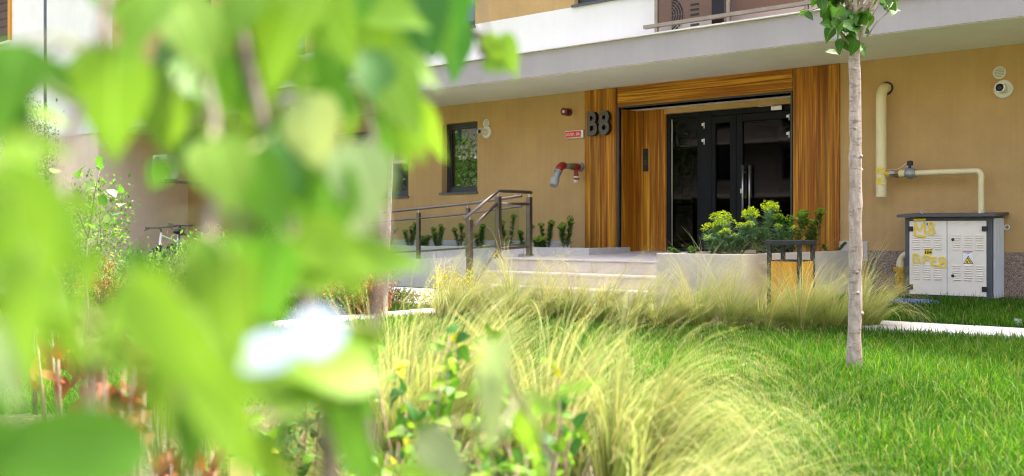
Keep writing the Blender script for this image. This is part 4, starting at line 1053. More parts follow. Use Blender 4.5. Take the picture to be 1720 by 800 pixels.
near = [(700,3.75,.66,2600,.22,'pale feather grass tuft in the foreground bed, below the paved path',(.25,.2),.6,1.0,2.6,.12),
        (640,3.3,.50,1200,.16,'brownish feather grass tuft in the foreground, left of the lime green shrub',(-.4,-.2),.25,1.1,1.6,.35),
        (800,3.5,.52,900,.12,'feather grass tuft in the foreground bed, behind the lime green shrub',(.5,.3),.5,.9,2.2,.15),
        (922,3.35,.62,900,.06,'tall blonde feather grass tuft in the foreground, between shrub and lawn',(.25,.2),.75,1.2,3.2,.08),
        (1045,3.25,.66,1100,.08,'large feather grass tuft in the foreground, arching right over the lawn',(.55,.4),.7,1.9,2.6,.10),
        (1085,2.8,.52,1300,.10,'green feather grass tuft in the foreground, below the large arching one',(.9,.6),.4,1.7,2.0,.25),
        (985,2.45,.62,2200,.16,'feather grass tuft at the bottom edge, flowing flat to the right',(2.0,1.5),.4,1.15,1.2,.55),
        (560,4.2,.55,800,.18,'blurred feather grass tuft at the path edge, left of the pale one',(.5,.4),.5,.9,2.0,.2),
        (400,3.6,.5,800,.18,'dull feather grass tuft in the foreground, behind the blurred shrub leaves',(.6,.4),.4,1.0,1.8,.3)]
for i, (px, t, h, n, rad, lb, wind, dry, dr, pw_, ln_) in enumerate(near):
    p = at(px, 388, t); p.z = 0
    feather_grass(p, h, n, .0040, lb, seed=70+i, rad=rad, dry=dry, wind=wind, nseg=10, group='foreground feather grass', droop=dr, bright=.62, tint=(.92,1.05,.85), powr=pw_, lean=ln_, open_=.8, brown=.45 if i == 1 else .15)
# --- lawn
def lawn(name, label, N, tests, hmin, hmax, w, cx=None):
    global rng; rng = np.random.default_rng(5)
    pts = []
    while sum(len(p) for p in pts) < N:
        m = 60000
        t = 3.2+rng.random(m)**1.25*11.5; u = rng.uniform(-.62, .62, m)
        X = CAM.x+t*(FW.x+u*RT.x); Y = CAM.y+t*(FW.y+u*RT.y)
        pts.append(np.stack([X, Y, t], -1)[tests(X, Y)])
    P = np.concatenate(pts)[:N]; n = len(P)
    g = np.clip((P[:, 1]+4.2)/3.0, 0, 1); zz = .15*g*g*(3-2*g)
    patch = .5+.5*np.sin(P[:, 0]*1.7+1.3*np.sin(P[:, 1]*1.1))*np.cos(P[:, 1]*1.9+P[:, 0]*.6)
    L = rng.uniform(hmin, hmax, n)*(.8+.35*patch); sc = .75+P[:, 2]/9.
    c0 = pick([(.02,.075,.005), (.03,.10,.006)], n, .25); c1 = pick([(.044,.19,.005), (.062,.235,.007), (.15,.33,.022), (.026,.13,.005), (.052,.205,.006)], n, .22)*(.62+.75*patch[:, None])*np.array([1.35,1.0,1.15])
    yel = rng.random(n) < .07; c1[yel] = pick([(.24,.30,.07),(.20,.32,.12),(.30,.27,.09)], int(yel.sum())); L[yel] *= rng.uniform(1.0, 1.7, int(yel.sum()))
    base = np.stack([P[:, 0], P[:, 1], zz-.004], -1)
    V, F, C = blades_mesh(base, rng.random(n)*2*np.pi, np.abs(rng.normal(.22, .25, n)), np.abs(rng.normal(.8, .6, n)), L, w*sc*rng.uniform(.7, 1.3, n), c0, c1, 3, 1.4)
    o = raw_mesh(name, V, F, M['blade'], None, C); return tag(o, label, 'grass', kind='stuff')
bp_ = np.array(bed_poly)
def inp(X, Y, poly):
    c = np.zeros(len(X), bool); j = len(poly)-1
    for i in range(len(poly)):
        xi, yi = poly[i]; xj, yj = poly[j]
        c ^= ((yi > Y) != (yj > Y)) & (X < (xj-xi)*(Y-yi)/((yj-yi) or 1e-9)+xi); j = i
    return c
def lawn_ok(X, Y):
    ok = ~inp(X, Y, bed_poly) & (Y < -.03)
    path1 = (X > -4.02) & (Y > -3.44) & (Y < -2.9); path2 = (X > -8.95) & (X < -8.34) & (Y < -3.5)
    built = ((X > -9.4) & (X < -4.98) & (Y > -3.47)) | ((X <= -9.27) & (Y > -2.02))
    pav = (X > -12) & (X < -9.3) & (Y > -3.8) & (Y < -2.3)
    cab = (X > -4.35) & (X < -3.2) & (Y > -.6); man = ((X+3.9)**2+(Y+1.8)**2) < 0
    cc = (X-MH.x)**2+(Y-MH.y)**2 < .33**2
    frow = (Y > -4.12) & (Y < -3.45) & (X > -9) & (X < -4.0)
    return ok & ~path1 & ~path2 & ~built & ~pav & ~cab & ~cc & ~frow
MH = onZ(1531, 516, .10)
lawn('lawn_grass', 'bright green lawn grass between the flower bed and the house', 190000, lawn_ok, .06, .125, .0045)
# mulch chips on the bed
def chips():
    global rng; rng = np.random.default_rng(21); n = 9000
    t = rng.uniform(1.6, 5.5, n); u = rng.uniform(-.55, .4, n); X = CAM.x+t*(FW.x+u*RT.x); Y = CAM.y+t*(FW.y+u*RT.y)
    k = inp(X, Y, bed_poly); X, Y = X[k], Y[k]; n = len(X)
    P = np.stack([X, Y, rng.uniform(.004, .02, n)], -1); D = rng.normal(0, 1, (n, 3)); D[:, 2] *= .25; N = rng.normal(0, .4, (n, 3)); N[:, 2] += 1
    V, F, C = leaves_mesh(P, D, N, rng.uniform(.015, .05, n), rng.uniform(.008, .02, n), pick([(.16,.09,.05),(.09,.055,.035),(.25,.16,.09),(.30,.22,.14)], n))
    tag(raw_mesh('bark_mulch', V, F, M['foliage'], None, C), 'brown bark mulch covering the foreground flower bed', 'mulch', kind='stuff')
chips()
# --- shrubs with small leaves
def stems_tube(mb, base, tips, r0, r1, jit=.1):
    for tp in tips:
        b = Vector(base)+Vector((U(-.04,.04), U(-.04,.04), -.02)); tp = Vector(tp); q = []
        for k in range(5):
            f = k/4; p = b.lerp(tp, f); s = math.sin(f*math.pi)
            q.append(p+Vector((U(-jit,jit)*s, U(-jit,jit)*s, 0)))
        mb.tube(q, [r0+(r1-r0)*k/4 for k in range(5)], 6)
def shrub(name, label, base, rx, ry, h, n, leaf, cols, cat='shrub', K=28, zlo=.12, bark='stem_bark', narrow=.5, tight=.16, group=None, blossoms=None, up=.5, seed=1):
    global rng; rng = np.random.default_rng(300+seed)
    b = Vector(base); r = empty(name, b, label, cat, group)
    d = norm(rng.normal(0, 1, (K, 3))); rad = rng.random(K)**.4
    ctr = np.stack([b.x+d[:, 0]*rx*rad, b.y+d[:, 1]*ry*rad, b.z+h*(zlo+(1-zlo)*(.5+.5*d[:, 2]*rad))], -1)
    mb = MB(); stems_tube(mb, b, [tuple(c) for c in ctr[:min(K, 14)]], .012*max(.6, h), .004, .05*h); mb.build('stems', M[bark], r, smooth=True)
    i = rng.integers(0, K, n); off = rng.normal(0, 1, (n, 3))*tight*np.array([rx*1.4, ry*1.4, h*.8])
    P = ctr[i]+off; P[:, 2] = np.maximum(P[:, 2], b.z+.02)
    c0 = np.array([b.x, b.y, b.z+h*.35]); D = norm(P-c0)*.8+rng.normal(0, .6, (n, 3)); D[:, 2] += up*.6
    N = rng.normal(0, .55, (n, 3)); N[:, 2] += 1
    L = leaf*rng.uniform(.6, 1.3, n)
    V, F, C = leaves_mesh(P, D, N, L, L*narrow*rng.uniform(.8, 1.2, n), pick(cols, n, .2))
    raw_mesh('foliage', V, F, M['foliage'], r, C)
    if blossoms:
        nb, bc, bl = blossoms; j = rng.integers(0, n, nb); Pb = P[j]+rng.normal(0, .02, (nb, 3)); Db = rng.normal(0, 1, (nb, 3)); Nb = rng.normal(0, 1, (nb, 3))
        V, F, C = leaves_mesh(Pb, Db, Nb, bl*rng.uniform(.6, 1.3, nb), bl*.8*rng.uniform(.7, 1.2, nb), pick(bc, nb, .1)); raw_mesh('blossom', V, F, M['foliage'], r, C)
    return r
GL_ = [(.07,.19,.02), (.11,.26,.03), (.17,.33,.04), (.24,.38,.07)]
DK_ = [(.03,.10,.015), (.06,.17,.02), (.10,.24,.03), (.20,.32,.07)]
BR_ = [(.26,.10,.04), (.36,.16,.06), (.18,.07,.03), (.42,.22,.09)]
def gpos(px, t):
    p = at(px, 388, t); p.z = gz(p.y); return p
shrub('leafy_shrub', 'tall airy green shrub against the pale wall, left of the bicycles', gpos(150,15.5), .75, .75, 1.75, 2200, .065, GL_, K=40, narrow=.62, tight=.11, seed=1)
shrub('leafy_shrub', 'green shrub with dense small leaves, just left of the dead shrub', gpos(108,14.2), .55, .55, 1.15, 1500, .06, GL_, K=30, narrow=.6, seed=2)
shrub('dead_shrub', 'brown dead shrub low at the left among green shrubs', gpos(172,13.0), .32, .32, .62, 700, .055, BR_+[(.08,.20,.03)], K=20, bark='dry_bark', seed=3)
shrub('laurel_shrub', 'dark green laurel shrub in front of the bicycles, left one', gpos(282,13.2), .50, .50, .75, 1500, .085, DK_, K=26, narrow=.34, seed=4, up=1.2, group='dark laurel shrubs')
shrub('laurel_shrub', 'dark green laurel shrub in front of the bicycles, right one', gpos(352,13.8), .55, .5, .85, 1500, .085, DK_, K=26, narrow=.34, seed=5, up=1.2, group='dark laurel shrubs')
shrub('leafy_shrub', 'bushy light green shrub right of the bicycles', gpos(436,14.5), .62, .62, 1.6, 2200, .07, GL_, K=36, narrow=.55, tight=.12, seed=6)
shrub('leafy_shrub', 'low green shrub left of the laurel shrubs', gpos(222,13.6), .42, .42, .75, 900, .06, GL_, K=22, seed=7)
shrub('dry_shrub', 'brown dried out shrub with drooping leaves beside the thin tree', gpos(606,11.9), .36, .36, .62, 1300, .085, BR_, K=30, bark='dry_bark', narrow=.36, up=-1.1, seed=8)
shrub('low_shrub', 'small green shrub at the foot of the dry brown shrub', gpos(571,11.7), .13, .13, .30, 300, .05, DK_, K=12, seed=9)
shrub('golden_shrub', 'small yellow leaved shrub at the foot of the stair railing', gpos(752,12.6), .22, .20, .50, 900, .032, [(.62,.56,.03),(.70,.66,.06),(.50,.50,.04)], K=26, narrow=.6, seed=10)
shrub('golden_shrub', 'yellow leaved shrub behind the railing post at the steps', gpos(783,12.9), .16, .16, .48, 450, .032, [(.62,.56,.03),(.70,.66,.06),(.50,.50,.04)], K=16, narrow=.6, seed=11)
shrub('blossom_tree', 'slim green tree with white blossoms at the far left', gpos(42,22), .75, .75, 3.9, 3600, .08, [(.06,.14,.03),(.10,.20,.05),(.16,.25,.09)], cat='tree', K=60, zlo=.3, narrow=.45, tight=.10, blossoms=(2400, [(.78,.76,.74),(.70,.66,.66)], .06), seed=12)
shrub('leafy_shrub', 'green shrub beneath the blossoming tree at the left edge', gpos(30,16), .9, .7, 1.3, 1600, .07, GL_, K=34, seed=13)
shrub('low_shrub', 'low yellow green ground shrub behind the path slabs', gpos(655,13.2), .8, .25, .22, 1200, .05, [(.16,.28,.04),(.3,.36,.06),(.22,.16,.07)], K=30, seed=14)
shrub('leafy_shrub', 'yellow green shrub in front of the ramp, left of the thin tree', gpos(575,14.6), .8, .3, .6, 1400, .05, [(.30,.40,.05),(.42,.48,.08),(.2,.34,.05)], K=30, seed=15)
rt_ = shrub('garden_tree', 'bushy garden tree behind the photographer, seen only as a reflection', (-17.0,-12.5,0), 1.6, 1.6, 5.0, 2600, .16, DK_, cat='tree', K=50, zlo=.3, seed=16, group='trees behind the photographer')
for x, y in ((-21.5,-17),(-25,-20),(-29,-18),(-33,-21),(-14,-22),(-37,-19)):
    c = copy_tree(rt_); c.location = (x, y, 0)
# --- spurge plants in the planters
def spurge(px, Y, zbase, hts, label, lw=.012, leafL=.06, head=.05, headcol=None, spread=.16, blue=False, group=None, px_is_x=False, nleaf=70):
    global rng; rng = np.random.default_rng(int(px*7+500))
    X = px if px_is_x else Xat(px, Y); b = Vector((X, Y, zbase)); r = empty('spurge_plant', b, label, 'plant', group)
    lc = [(.13,.26,.10),(.19,.34,.14),(.27,.42,.22)] if blue else [(.07,.19,.025),(.11,.26,.04),(.18,.34,.06)]
    hc = headcol or [(.26,.42,.04),(.36,.50,.05),(.18,.34,.03)]
    for i, h in enumerate(hts):
        a = 2*math.pi*i/max(1, len(hts))+U(-.4,.4); q = spread*U(.35,1.0) if len(hts) > 1 else .02
        top = b+Vector((math.cos(a)*q, math.sin(a)*q, h)); rt = b+Vector((math.cos(a)*.03, math.sin(a)*.03, -.03))
        st = MB().tube([rt, rt.lerp(top, .5)+Vector((math.cos(a)*.02, math.sin(a)*.02, 0)), top], [.006,.005,.004], 6).build('stem', M['twig_green'], r, smooth=True)
        n = nleaf; f = rng.uniform(.08, 1, n)**.7; ang = np.arange(n)*2.4
        rt_, tp_ = np.array(rt), np.array(top); P = rt_+(tp_-rt_)*f[:, None]
        D = np.stack([np.cos(ang), np.sin(ang), rng.uniform(-.1, .7, n)+f*.4], -1); N = np.stack([-np.cos(ang)*.4, -np.sin(ang)*.4, np.ones(n)], -1)
        L = leafL*rng.uniform(.7, 1.25, n)*(1-.25*f)
        V, F, C = leaves_mesh(P, D, N, L, np.full(n, lw)*rng.uniform(.8,1.3,n), pick(lc, n, .18)); raw_mesh('leaves', V, F, M['foliage'], st, C)
        m = 90; e = norm(rng.normal(0, 1, (m, 3))); e[:, 2] = np.abs(e[:, 2])*.9-.15
        P = tp_+e*head*np.array([1,1,1.15])*rng.uniform(.55, 1, (m, 1))+np.array([0,0,head*.35]); D = e+rng.normal(0, .4, (m, 3)); N = e*.6+np.array([0,0,.6])+rng.normal(0, .4, (m, 3))
        L = rng.uniform(.014, .028, m)*(head/.05)**.5
        V, F, C = leaves_mesh(P, D, N, L, L*1.0, pick(hc, m, .15), .1, .05); raw_mesh('flower_head', V, F, M['foliage'], st, C)
    return r
LZ = PT-.04
grp = 'green spurge plants along the tan wall'
for px, Y, hts, lb in [(652,-.55,(.30,.25,.2),'leftmost spurge plant visible by the thin tree trunk'),(690,-.6,(.38,.3,.25),'spurge plant left of the first ramp post'),(735,-.62,(.34,.30,.30,.22),'bushy spurge plant right of the first ramp post'),(776,-.6,(.42,.36,.28),'spurge plant left of the lower stair post'),(806,-.6,(.34,.30,.18),'spurge plant seen through the stair glass below the slope'),(853,-.6,(.50,.40),'tall thin spurge plant seen through the upper stair glass'),(882,-.55,(.33,.24),'small spurge plant behind the upper stair post'),(918,-.6,(.40,.36,.36,.15),'bushy spurge plant between stair railing and portal'),(950,-.55,(.46,.40,.36,.32),'wide branching spurge plant left of the wooden portal'),(712,-.75,(.16,.14,.16,.12),'low spreading spurge in the wall planter between the ramp posts'),(905,-.8,(.12,.14,.12),'low grey green spurge at the planter front by the portal')]:
    spurge(px, Y, LZ, hts, lb, group=grp, spread=.17, head=.052, lw=.024, leafL=.10, nleaf=160)
bl = [(.52,.62,.02),(.62,.72,.03),(.42,.56,.03)]; gr_ = [(.24,.40,.03),(.32,.46,.04)]
grp = 'spurge plants in the cream planter'
for X, Y, hts, lb, hc, hd in [(-5.66,-2.75,(.42,.36,.40,.28,.33),'large blue green spurge with lime flower heads at the planter left',bl,.085),(-5.30,-2.95,(.34,.32,.36,.26),'blue green spurge in the middle of the cream planter',bl,.05),(-5.25,-2.5,(.50,.52,.42,.44),'tall spurge with the largest lime flower heads',bl,.10),(-5.4,-3.2,(.22,.25,.2),'low blue green spurge at the planter front edge',bl,.03),(-5.25,-1.55,(.46,.40,.42),'green spurge before the right wooden pilaster',gr_,.07),(-5.3,-1.0,(.50,.36,.46),'green spurge at the back of the cream planter',gr_,.065),(-5.25,-2.05,(.30,.33,.28),'blue green spurge right of the tall lime one',bl,.04),(-5.85,-3.15,(.08,.09,.08,.07),'tiny broad leaved seedling at the planter corner',[(.14,.30,.05)],.02),(-5.2,-.55,(.12,.1),'tiny spurge seedling at the foot of the pilaster',gr_,.02)]:
    spurge(X, Y, LZ, hts, lb, lw=.018, leafL=.145 if hts[0] > .15 else .06, head=hd, headcol=hc, blue=hc is bl, spread=.22, group=grp, px_is_x=True, nleaf=170)
m = MB()
for k in range(160):
    x, y = U(qx0+.06, qx1-.06), U(qy+.05, qy+.5); s = U(.012,.025); m.tube([(x,y,LZ-.005),(x,y,LZ+s*.5),(x,y,LZ+s*.8)], [s,s*.8,s*.2], 6)
tag(m.build('gravel', M['gravel'], None, smooth=True), 'pale gravel mulch at the front of the cream planter', 'gravel', kind='stuff')

# ------------------------------------------------------------------ single leaves as objects
LEAF = {}
def leaf_mesh(shape, mat):
    key = (shape, mat)
    if key in LEAF: return LEAF[key]
    prof = {'ovate': ([0,.10,.26,.45,.65,.84,1.0], [.02,.24,.33,.31,.22,.09,.0], .10, .22),
            'round': ([0,.10,.28,.48,.68,.86,1.0], [.03,.27,.38,.39,.30,.15,.0], .08, .14),
            'long':  ([0,.12,.30,.50,.70,.87,1.0], [.02,.11,.17,.18,.14,.07,.0], .10, .25),
            'curl':  ([0,.12,.30,.50,.70,.87,1.0], [.02,.14,.22,.20,.15,.08,.0], .40, .55)}[shape]
    ys, ws, fold, drop = prof; vs = []; fs = []
    for i, (y, w) in enumerate(zip(ys, ws)):
        zc = -drop*y*y*.55+.05*math.sin(y*3)
        wob = .02*math.sin(i*2.1)
        vs += [(-w, y-.03*(w > .1), zc+w*fold*1.6+wob), (0, y, zc), (w, y-.03*(w > .1), zc+w*fold*1.6-wob)]
    for i in range(len(ys)-1):
        a = 3*i; fs += [(a, a+1, a+4, a+3), (a+1, a+2, a+5, a+4)]
    me = bpy.data.meshes.new('leaf'); me.from_pydata(vs, [], fs); me.polygons.foreach_set('use_smooth', [True]*len(me.polygons)); me.materials.append(M[mat]); me.update()
    LEAF[key] = me; return me
def leaf_obj(parent, shape, mat, base, d, nrm, size, wide=1.0, name='leaf'):
    d = Vector(d).normalized(); nrm = Vector(nrm); s = d.cross(nrm)
    if s.length < 1e-4: s = d.orthogonal()
    s.normalize(); n = s.cross(d)
    o = bpy.data.objects.new(name, leaf_mesh(shape, mat)); col.objects.link(o); o.parent = parent
    mt = Matrix((( s.x*size*wide, d.x*size, n.x*size, 0), (s.y*size*wide, d.y*size, n.y*size, 0), (s.z*size*wide, d.z*size, n.z*size, 0), (0,0,0,1)))
    mt.translation = Vector(base)-wloc(parent)
    o.matrix_local = mt
    return o
def rvec(s=1): return Vector((rnd.gauss(0, s), rnd.gauss(0, s), rnd.gauss(0, s)))
# --- young trees
def young_tree(base, pts, r0, r1, branches, nl, lsize, label, mat='tree_leaf', zmax=3.4, lean=0, seed=3, knots=14):
    global rnd, U; rnd = random.Random(seed); U = rnd.uniform
    b = Vector(base); r = empty('young_tree', b, label, 'tree')
    n = len(pts); q = []
    steps = 26
    for k in range(steps+1):
        f = k/steps*(n-1); i = min(int(f), n-2); q.append(Vector(pts[i]).lerp(Vector(pts[i+1]), f-i)+Vector((U(-.004,.004), U(-.004,.004), 0)))
    rad = [(r0+(r1-r0)*k/steps)*(1+.05*math.sin(k*2.3)+U(-.03,.03)) for k in range(steps+1)]; rad[0] *= 1.22; rad[1] *= 1.08
    tk = MB().tube(q, rad, 14).build('trunk', M['bark'], r, smooth=True)
    for k in range(knots):
        i = rnd.randrange(2, steps-1); a = U(0, 6.28); c = q[i]+Vector((math.cos(a), math.sin(a), 0))*rad[i]*.86; e = Vector((math.cos(a), math.sin(a), .25))
        MB().tube([c, c+e*rad[i]*.28, c+e*rad[i]*.36], [rad[i]*.36, rad[i]*.26, rad[i]*.08], 8).build('knot', M['bark'], tk, smooth=True)
    tips = []
    for (f, a, L, el) in branches:
        i = int(f*steps); s = q[i]; d = Vector((math.cos(a)*math.cos(el), math.sin(a)*math.cos(el), math.sin(el)))
        pp_ = [s]
        for k in range(1, 6): d = (d+Vector((0,0,.10))+rvec(.06)).normalized(); pp_.append(pp_[-1]+d*L/5)
        MB().tube(pp_, [r1*.55*(1-.15*k) for k in range(6)], 8).build('branch', M['bark'], r, smooth=True); tips.append(pp_)
        for k in range(2):
            i2 = rnd.randrange(2, 5); s2 = pp_[i2]; d2 = (d+rvec(.6)).normalized(); p2 = [s2, s2+d2*L*.18, s2+d2*L*.36+Vector((0,0,.03))]
            MB().tube(p2, [.006,.005,.003], 6).build('twig', M['bark'], r, smooth=True); tips.append(p2)
    for k in range(nl):
        tp = rnd.choice(tips); j = rnd.randrange(0, len(tp)-1); p = tp[j].lerp(tp[j+1], rnd.random())
        d = rvec(.6)+Vector((0,0,-.35)); d.normalize(); off = d*.02
        leaf_obj(r, 'ovate', mat, p+off, d, Vector((0,0,1))*.8+rvec(.5), lsize*U(.65,1.2))
    return r
p0 = onZ(1435, 624, 0)
tx_ = lambda px, py, t: at(px, py, t)
t0 = (p0-CAM).dot(FW)
pts = [p0+Vector((0,0,-.03)), tx_(1437,450,t0), tx_(1437,300,t0), tx_(1437,180,t0), tx_(1435,84,t0), tx_(1430,20,t0)]
br = [(.87, a, L, el) for a, L, el in ((2.6,.5,.75),(0.3,.6,.95),(4.0,.55,.55),(5.2,.6,.85),(1.3,.7,1.1))]+[(.95, a, L, el) for a, L, el in ((3.4,.8,1.0),(.9,.9,.9),(5.8,.7,.6))]+[(.99, a, L, el) for a, L, el in ((2.0,1.0,1.2),(4.6,1.0,1.2),(6.0,.9,1.0),(3.5,.9,1.3))]
tree1 = young_tree(p0, pts, .048, .036, br, 150, .115, 'young tree with a slim pale trunk standing in the lawn', seed=9)
for k in range(52):     # leafy cluster low at the crown base, seen against the slab
    px, py = U(1388,1462), U(-6,88); 
    if py > 40 and px > 1450: px -= 25
    c = at(px, py, t0+U(-.22,.2)); d = Vector((U(-.6,.6), U(-.6,.6), U(-1.1,.1)))
    leaf_obj(tree1, 'ovate', 'tree_leaf', c-d.normalized()*.05, d, -FW*.7+UP*.6+rvec(.35), .14*U(.7,1.1))
for px, py in ((1478,8),(1490,4),(1496,12),(1502,6),(1484,14),(1468,2)):
    c = at(px, py, t0+.05); leaf_obj(tree1, 'ovate', 'tree_leaf', c, rvec(.5)+Vector((0,0,-.6)), -FW*.6+UP*.6+rvec(.3), .13)
MB().tube([at(1436,86,t0), at(1450,50,t0), at(1462,20,t0), at(1470,-20,t0)], [.022,.018,.014,.012], 8).build('branch', M['bark'], tree1, smooth=True)
MB().tube([at(1431,80,t0), at(1405,48,t0), at(1385,18,t0), at(1372,-15,t0)], [.012,.009,.007,.005], 8).build('branch', M['bark'], tree1, smooth=True)
MB().tube([at(1456,62,t0), at(1474,36,t0), at(1490,22,t0), at(1500,4,t0)], [.006,.005,.004,.003], 6).build('twig', M['bark'], tree1, smooth=True)
b = gpos(647, 11.6); t0b = 11.6
pts = [b+Vector((0,0,-.03)), at(652,400,t0b), at(657,275,t0b), at(662,170,t0b), at(665,80,t0b)]
br = [(.72+.025*k, U(0,6.28), U(.5,.9), U(.5,1.1)) for k in range(11)]
young_tree(b, pts, .027, .021, br, 190, .10, 'thin young tree with a pale trunk beside the paved path', mat='leaf_mid', seed=12, knots=10)

# --- foreground shrub: blurred big leaves close to the camera
rnd = random.Random(77); U = rnd.uniform
def fg_shrub(label, stems, leaves, seed, root_xy=None):
    global rnd, U; rnd = random.Random(seed); U = rnd.uniform
    s0 = stems[0]; bb = at(s0[0][0], s0[0][1], s0[0][2]); bb.z = 0
    r = empty('foreground_shrub', bb, label, 'shrub')
    lines = []
    for st in stems:
        pts = [at(x, y, t) for x, y, t in st[:-1]]; rad = st[-1]
        if rad > .003:
            g = pts[0].copy(); g.z = -.02; g = g+Vector((U(-.05,.05), U(-.05,.05), 0)); pts = [g, g.lerp(pts[0], .6)+Vector((U(-.02,.02), U(-.02,.02), 0))]+pts
        MB().tube(pts, [rad*(1.15-.6*k/(len(pts)-1)) for k in range(len(pts))], 10).build('stem', M['stem_bark'], r, smooth=True)
        fine = []
        for a_, b_ in zip(pts, pts[1:]):
            for k in range(8): fine.append(a_.lerp(b_, k/8))
        lines += fine
    for (px, py, Lp, ang, t, mt, shp, *rest) in leaves:
        wide = rest[0] if rest else 1.0
        c = at(px, py, t); a = math.radians(ang); L = Lp*t/FPX
        d = RT*math.cos(a)+UP*math.sin(a)+FW*U(-.45,.15); nrm = -FW+UP*U(.3,1.3)+RT*U(-.5,.3)
        base = c-d.normalized()*L*.5
        leaf_obj(r, shp, mt, base, d, nrm, L, wide)
        near_ = min(lines, key=lambda q: (q-base).length+.25*max(0, q.z-base.z))
        if (near_-base).length < .35:
            mid = near_.lerp(base, .5)+UP*.01; MB().tube([near_, mid, base, base+d.normalized()*L*.1], [.0018,.0015,.0012,.0008], 6).build('petiole', M['twig_green'], r, smooth=True)
    return r
bt, md, dk, pl = 'leaf_bright', 'leaf_mid', 'leaf_dark', 'leaf_pale'
L1 = [(190,178,205,-94,.62,bt,'ovate'),(262,185,170,-75,.66,bt,'ovate',.8),(298,215,140,-85,.72,bt,'ovate',.7),(12,150,180,-100,.60,md,'ovate'),(112,150,130,-40,.66,md,'ovate',.7),
      (140,95,90,-150,.70,md,'ovate',.7),(240,50,180,-110,.60,bt,'ovate'),(325,60,180,-60,.66,bt,'ovate'),(280,100,120,-130,.74,dk,'ovate',.9),(205,10,130,-60,.66,bt,'ovate'),(330,140,130,-40,.75,md,'ovate'),
      (395,40,160,-120,.7,bt,'ovate'),(395,130,150,-80,.72,md,'ovate'),(425,190,130,-100,.75,bt,'ovate'),(350,200,110,-60,.75,bt,'round'),(335,275,110,-70,.7,dk,'round',.8),
      (268,293,60,-120,.78,md,'round'),(375,290,150,-65,.62,bt,'round'),(405,345,140,-80,.66,pl,'round',.9),(425,415,140,-80,.66,md,'ovate',.8),(420,250,130,-30,.7,bt,'ovate'),(80,195,90,-20,.74,bt,'long'),
      (60,245,150,-10,.58,bt,'ovate',.6),(20,215,120,-80,.62,dk,'ovate'),(15,340,150,-60,.50,pl,'round'),(60,350,190,-30,.48,bt,'round',.8),(40,430,230,-75,.44,bt,'round',.8),(110,420,130,-50,.52,bt,'ovate',.7),
      (50,540,250,-85,.40,bt,'ovate',.7),(228,465,100,-90,.66,md,'ovate',.7),(335,470,160,-95,.56,bt,'ovate',.7),(300,590,330,-52,.42,bt,'ovate',.55),(390,520,200,-85,.5,bt,'ovate',.8),
      (90,755,330,175,.38,md,'round',.6),(20,770,230,100,.38,md,'ovate'),(345,660,290,-62,.44,bt,'ovate',.5),(385,700,230,-70,.48,bt,'ovate',.7),(325,735,170,-100,.54,md,'ovate',.7),(150,800,200,20,.40,md,'round',.7),
      (350,570,200,-20,.5,bt,'ovate',.8),(240,545,170,0,.52,bt,'ovate',.7),(190,520,140,-160,.55,bt,'ovate',.7),(5,620,170,-60,.44,pl,'ovate',.6),(0,400,160,-70,.5,bt,'round'),(430,590,170,-40,.56,bt,'ovate',.8),(150,470,120,-110,.58,bt,'ovate',.5),(110,560,170,-70,.46,bt,'ovate',.6),(260,500,130,-120,.55,bt,'ovate',.6),(200,610,150,-30,.5,bt,'ovate',.5),(60,470,200,-40,.44,bt,'round',.7),(400,470,150,-60,.56,md,'ovate'),(270,680,160,-80,.5,bt,'ovate',.5),(30,290,120,-30,.56,bt,'round'),(150,350,90,-40,.6,bt,'ovate',.5)]
S1 = [[(170,900,.50),(150,640,.52),(95,440,.55),(110,250,.60),(170,60,.64),(200,-120,.66),.0045],[(330,900,.55),(300,640,.56),(350,420,.60),(360,200,.66),(320,20,.68),(300,-120,.68),.0042]]
fg_shrub('very blurred bright green shrub closest to the lens at the left', S1, L1, 5)
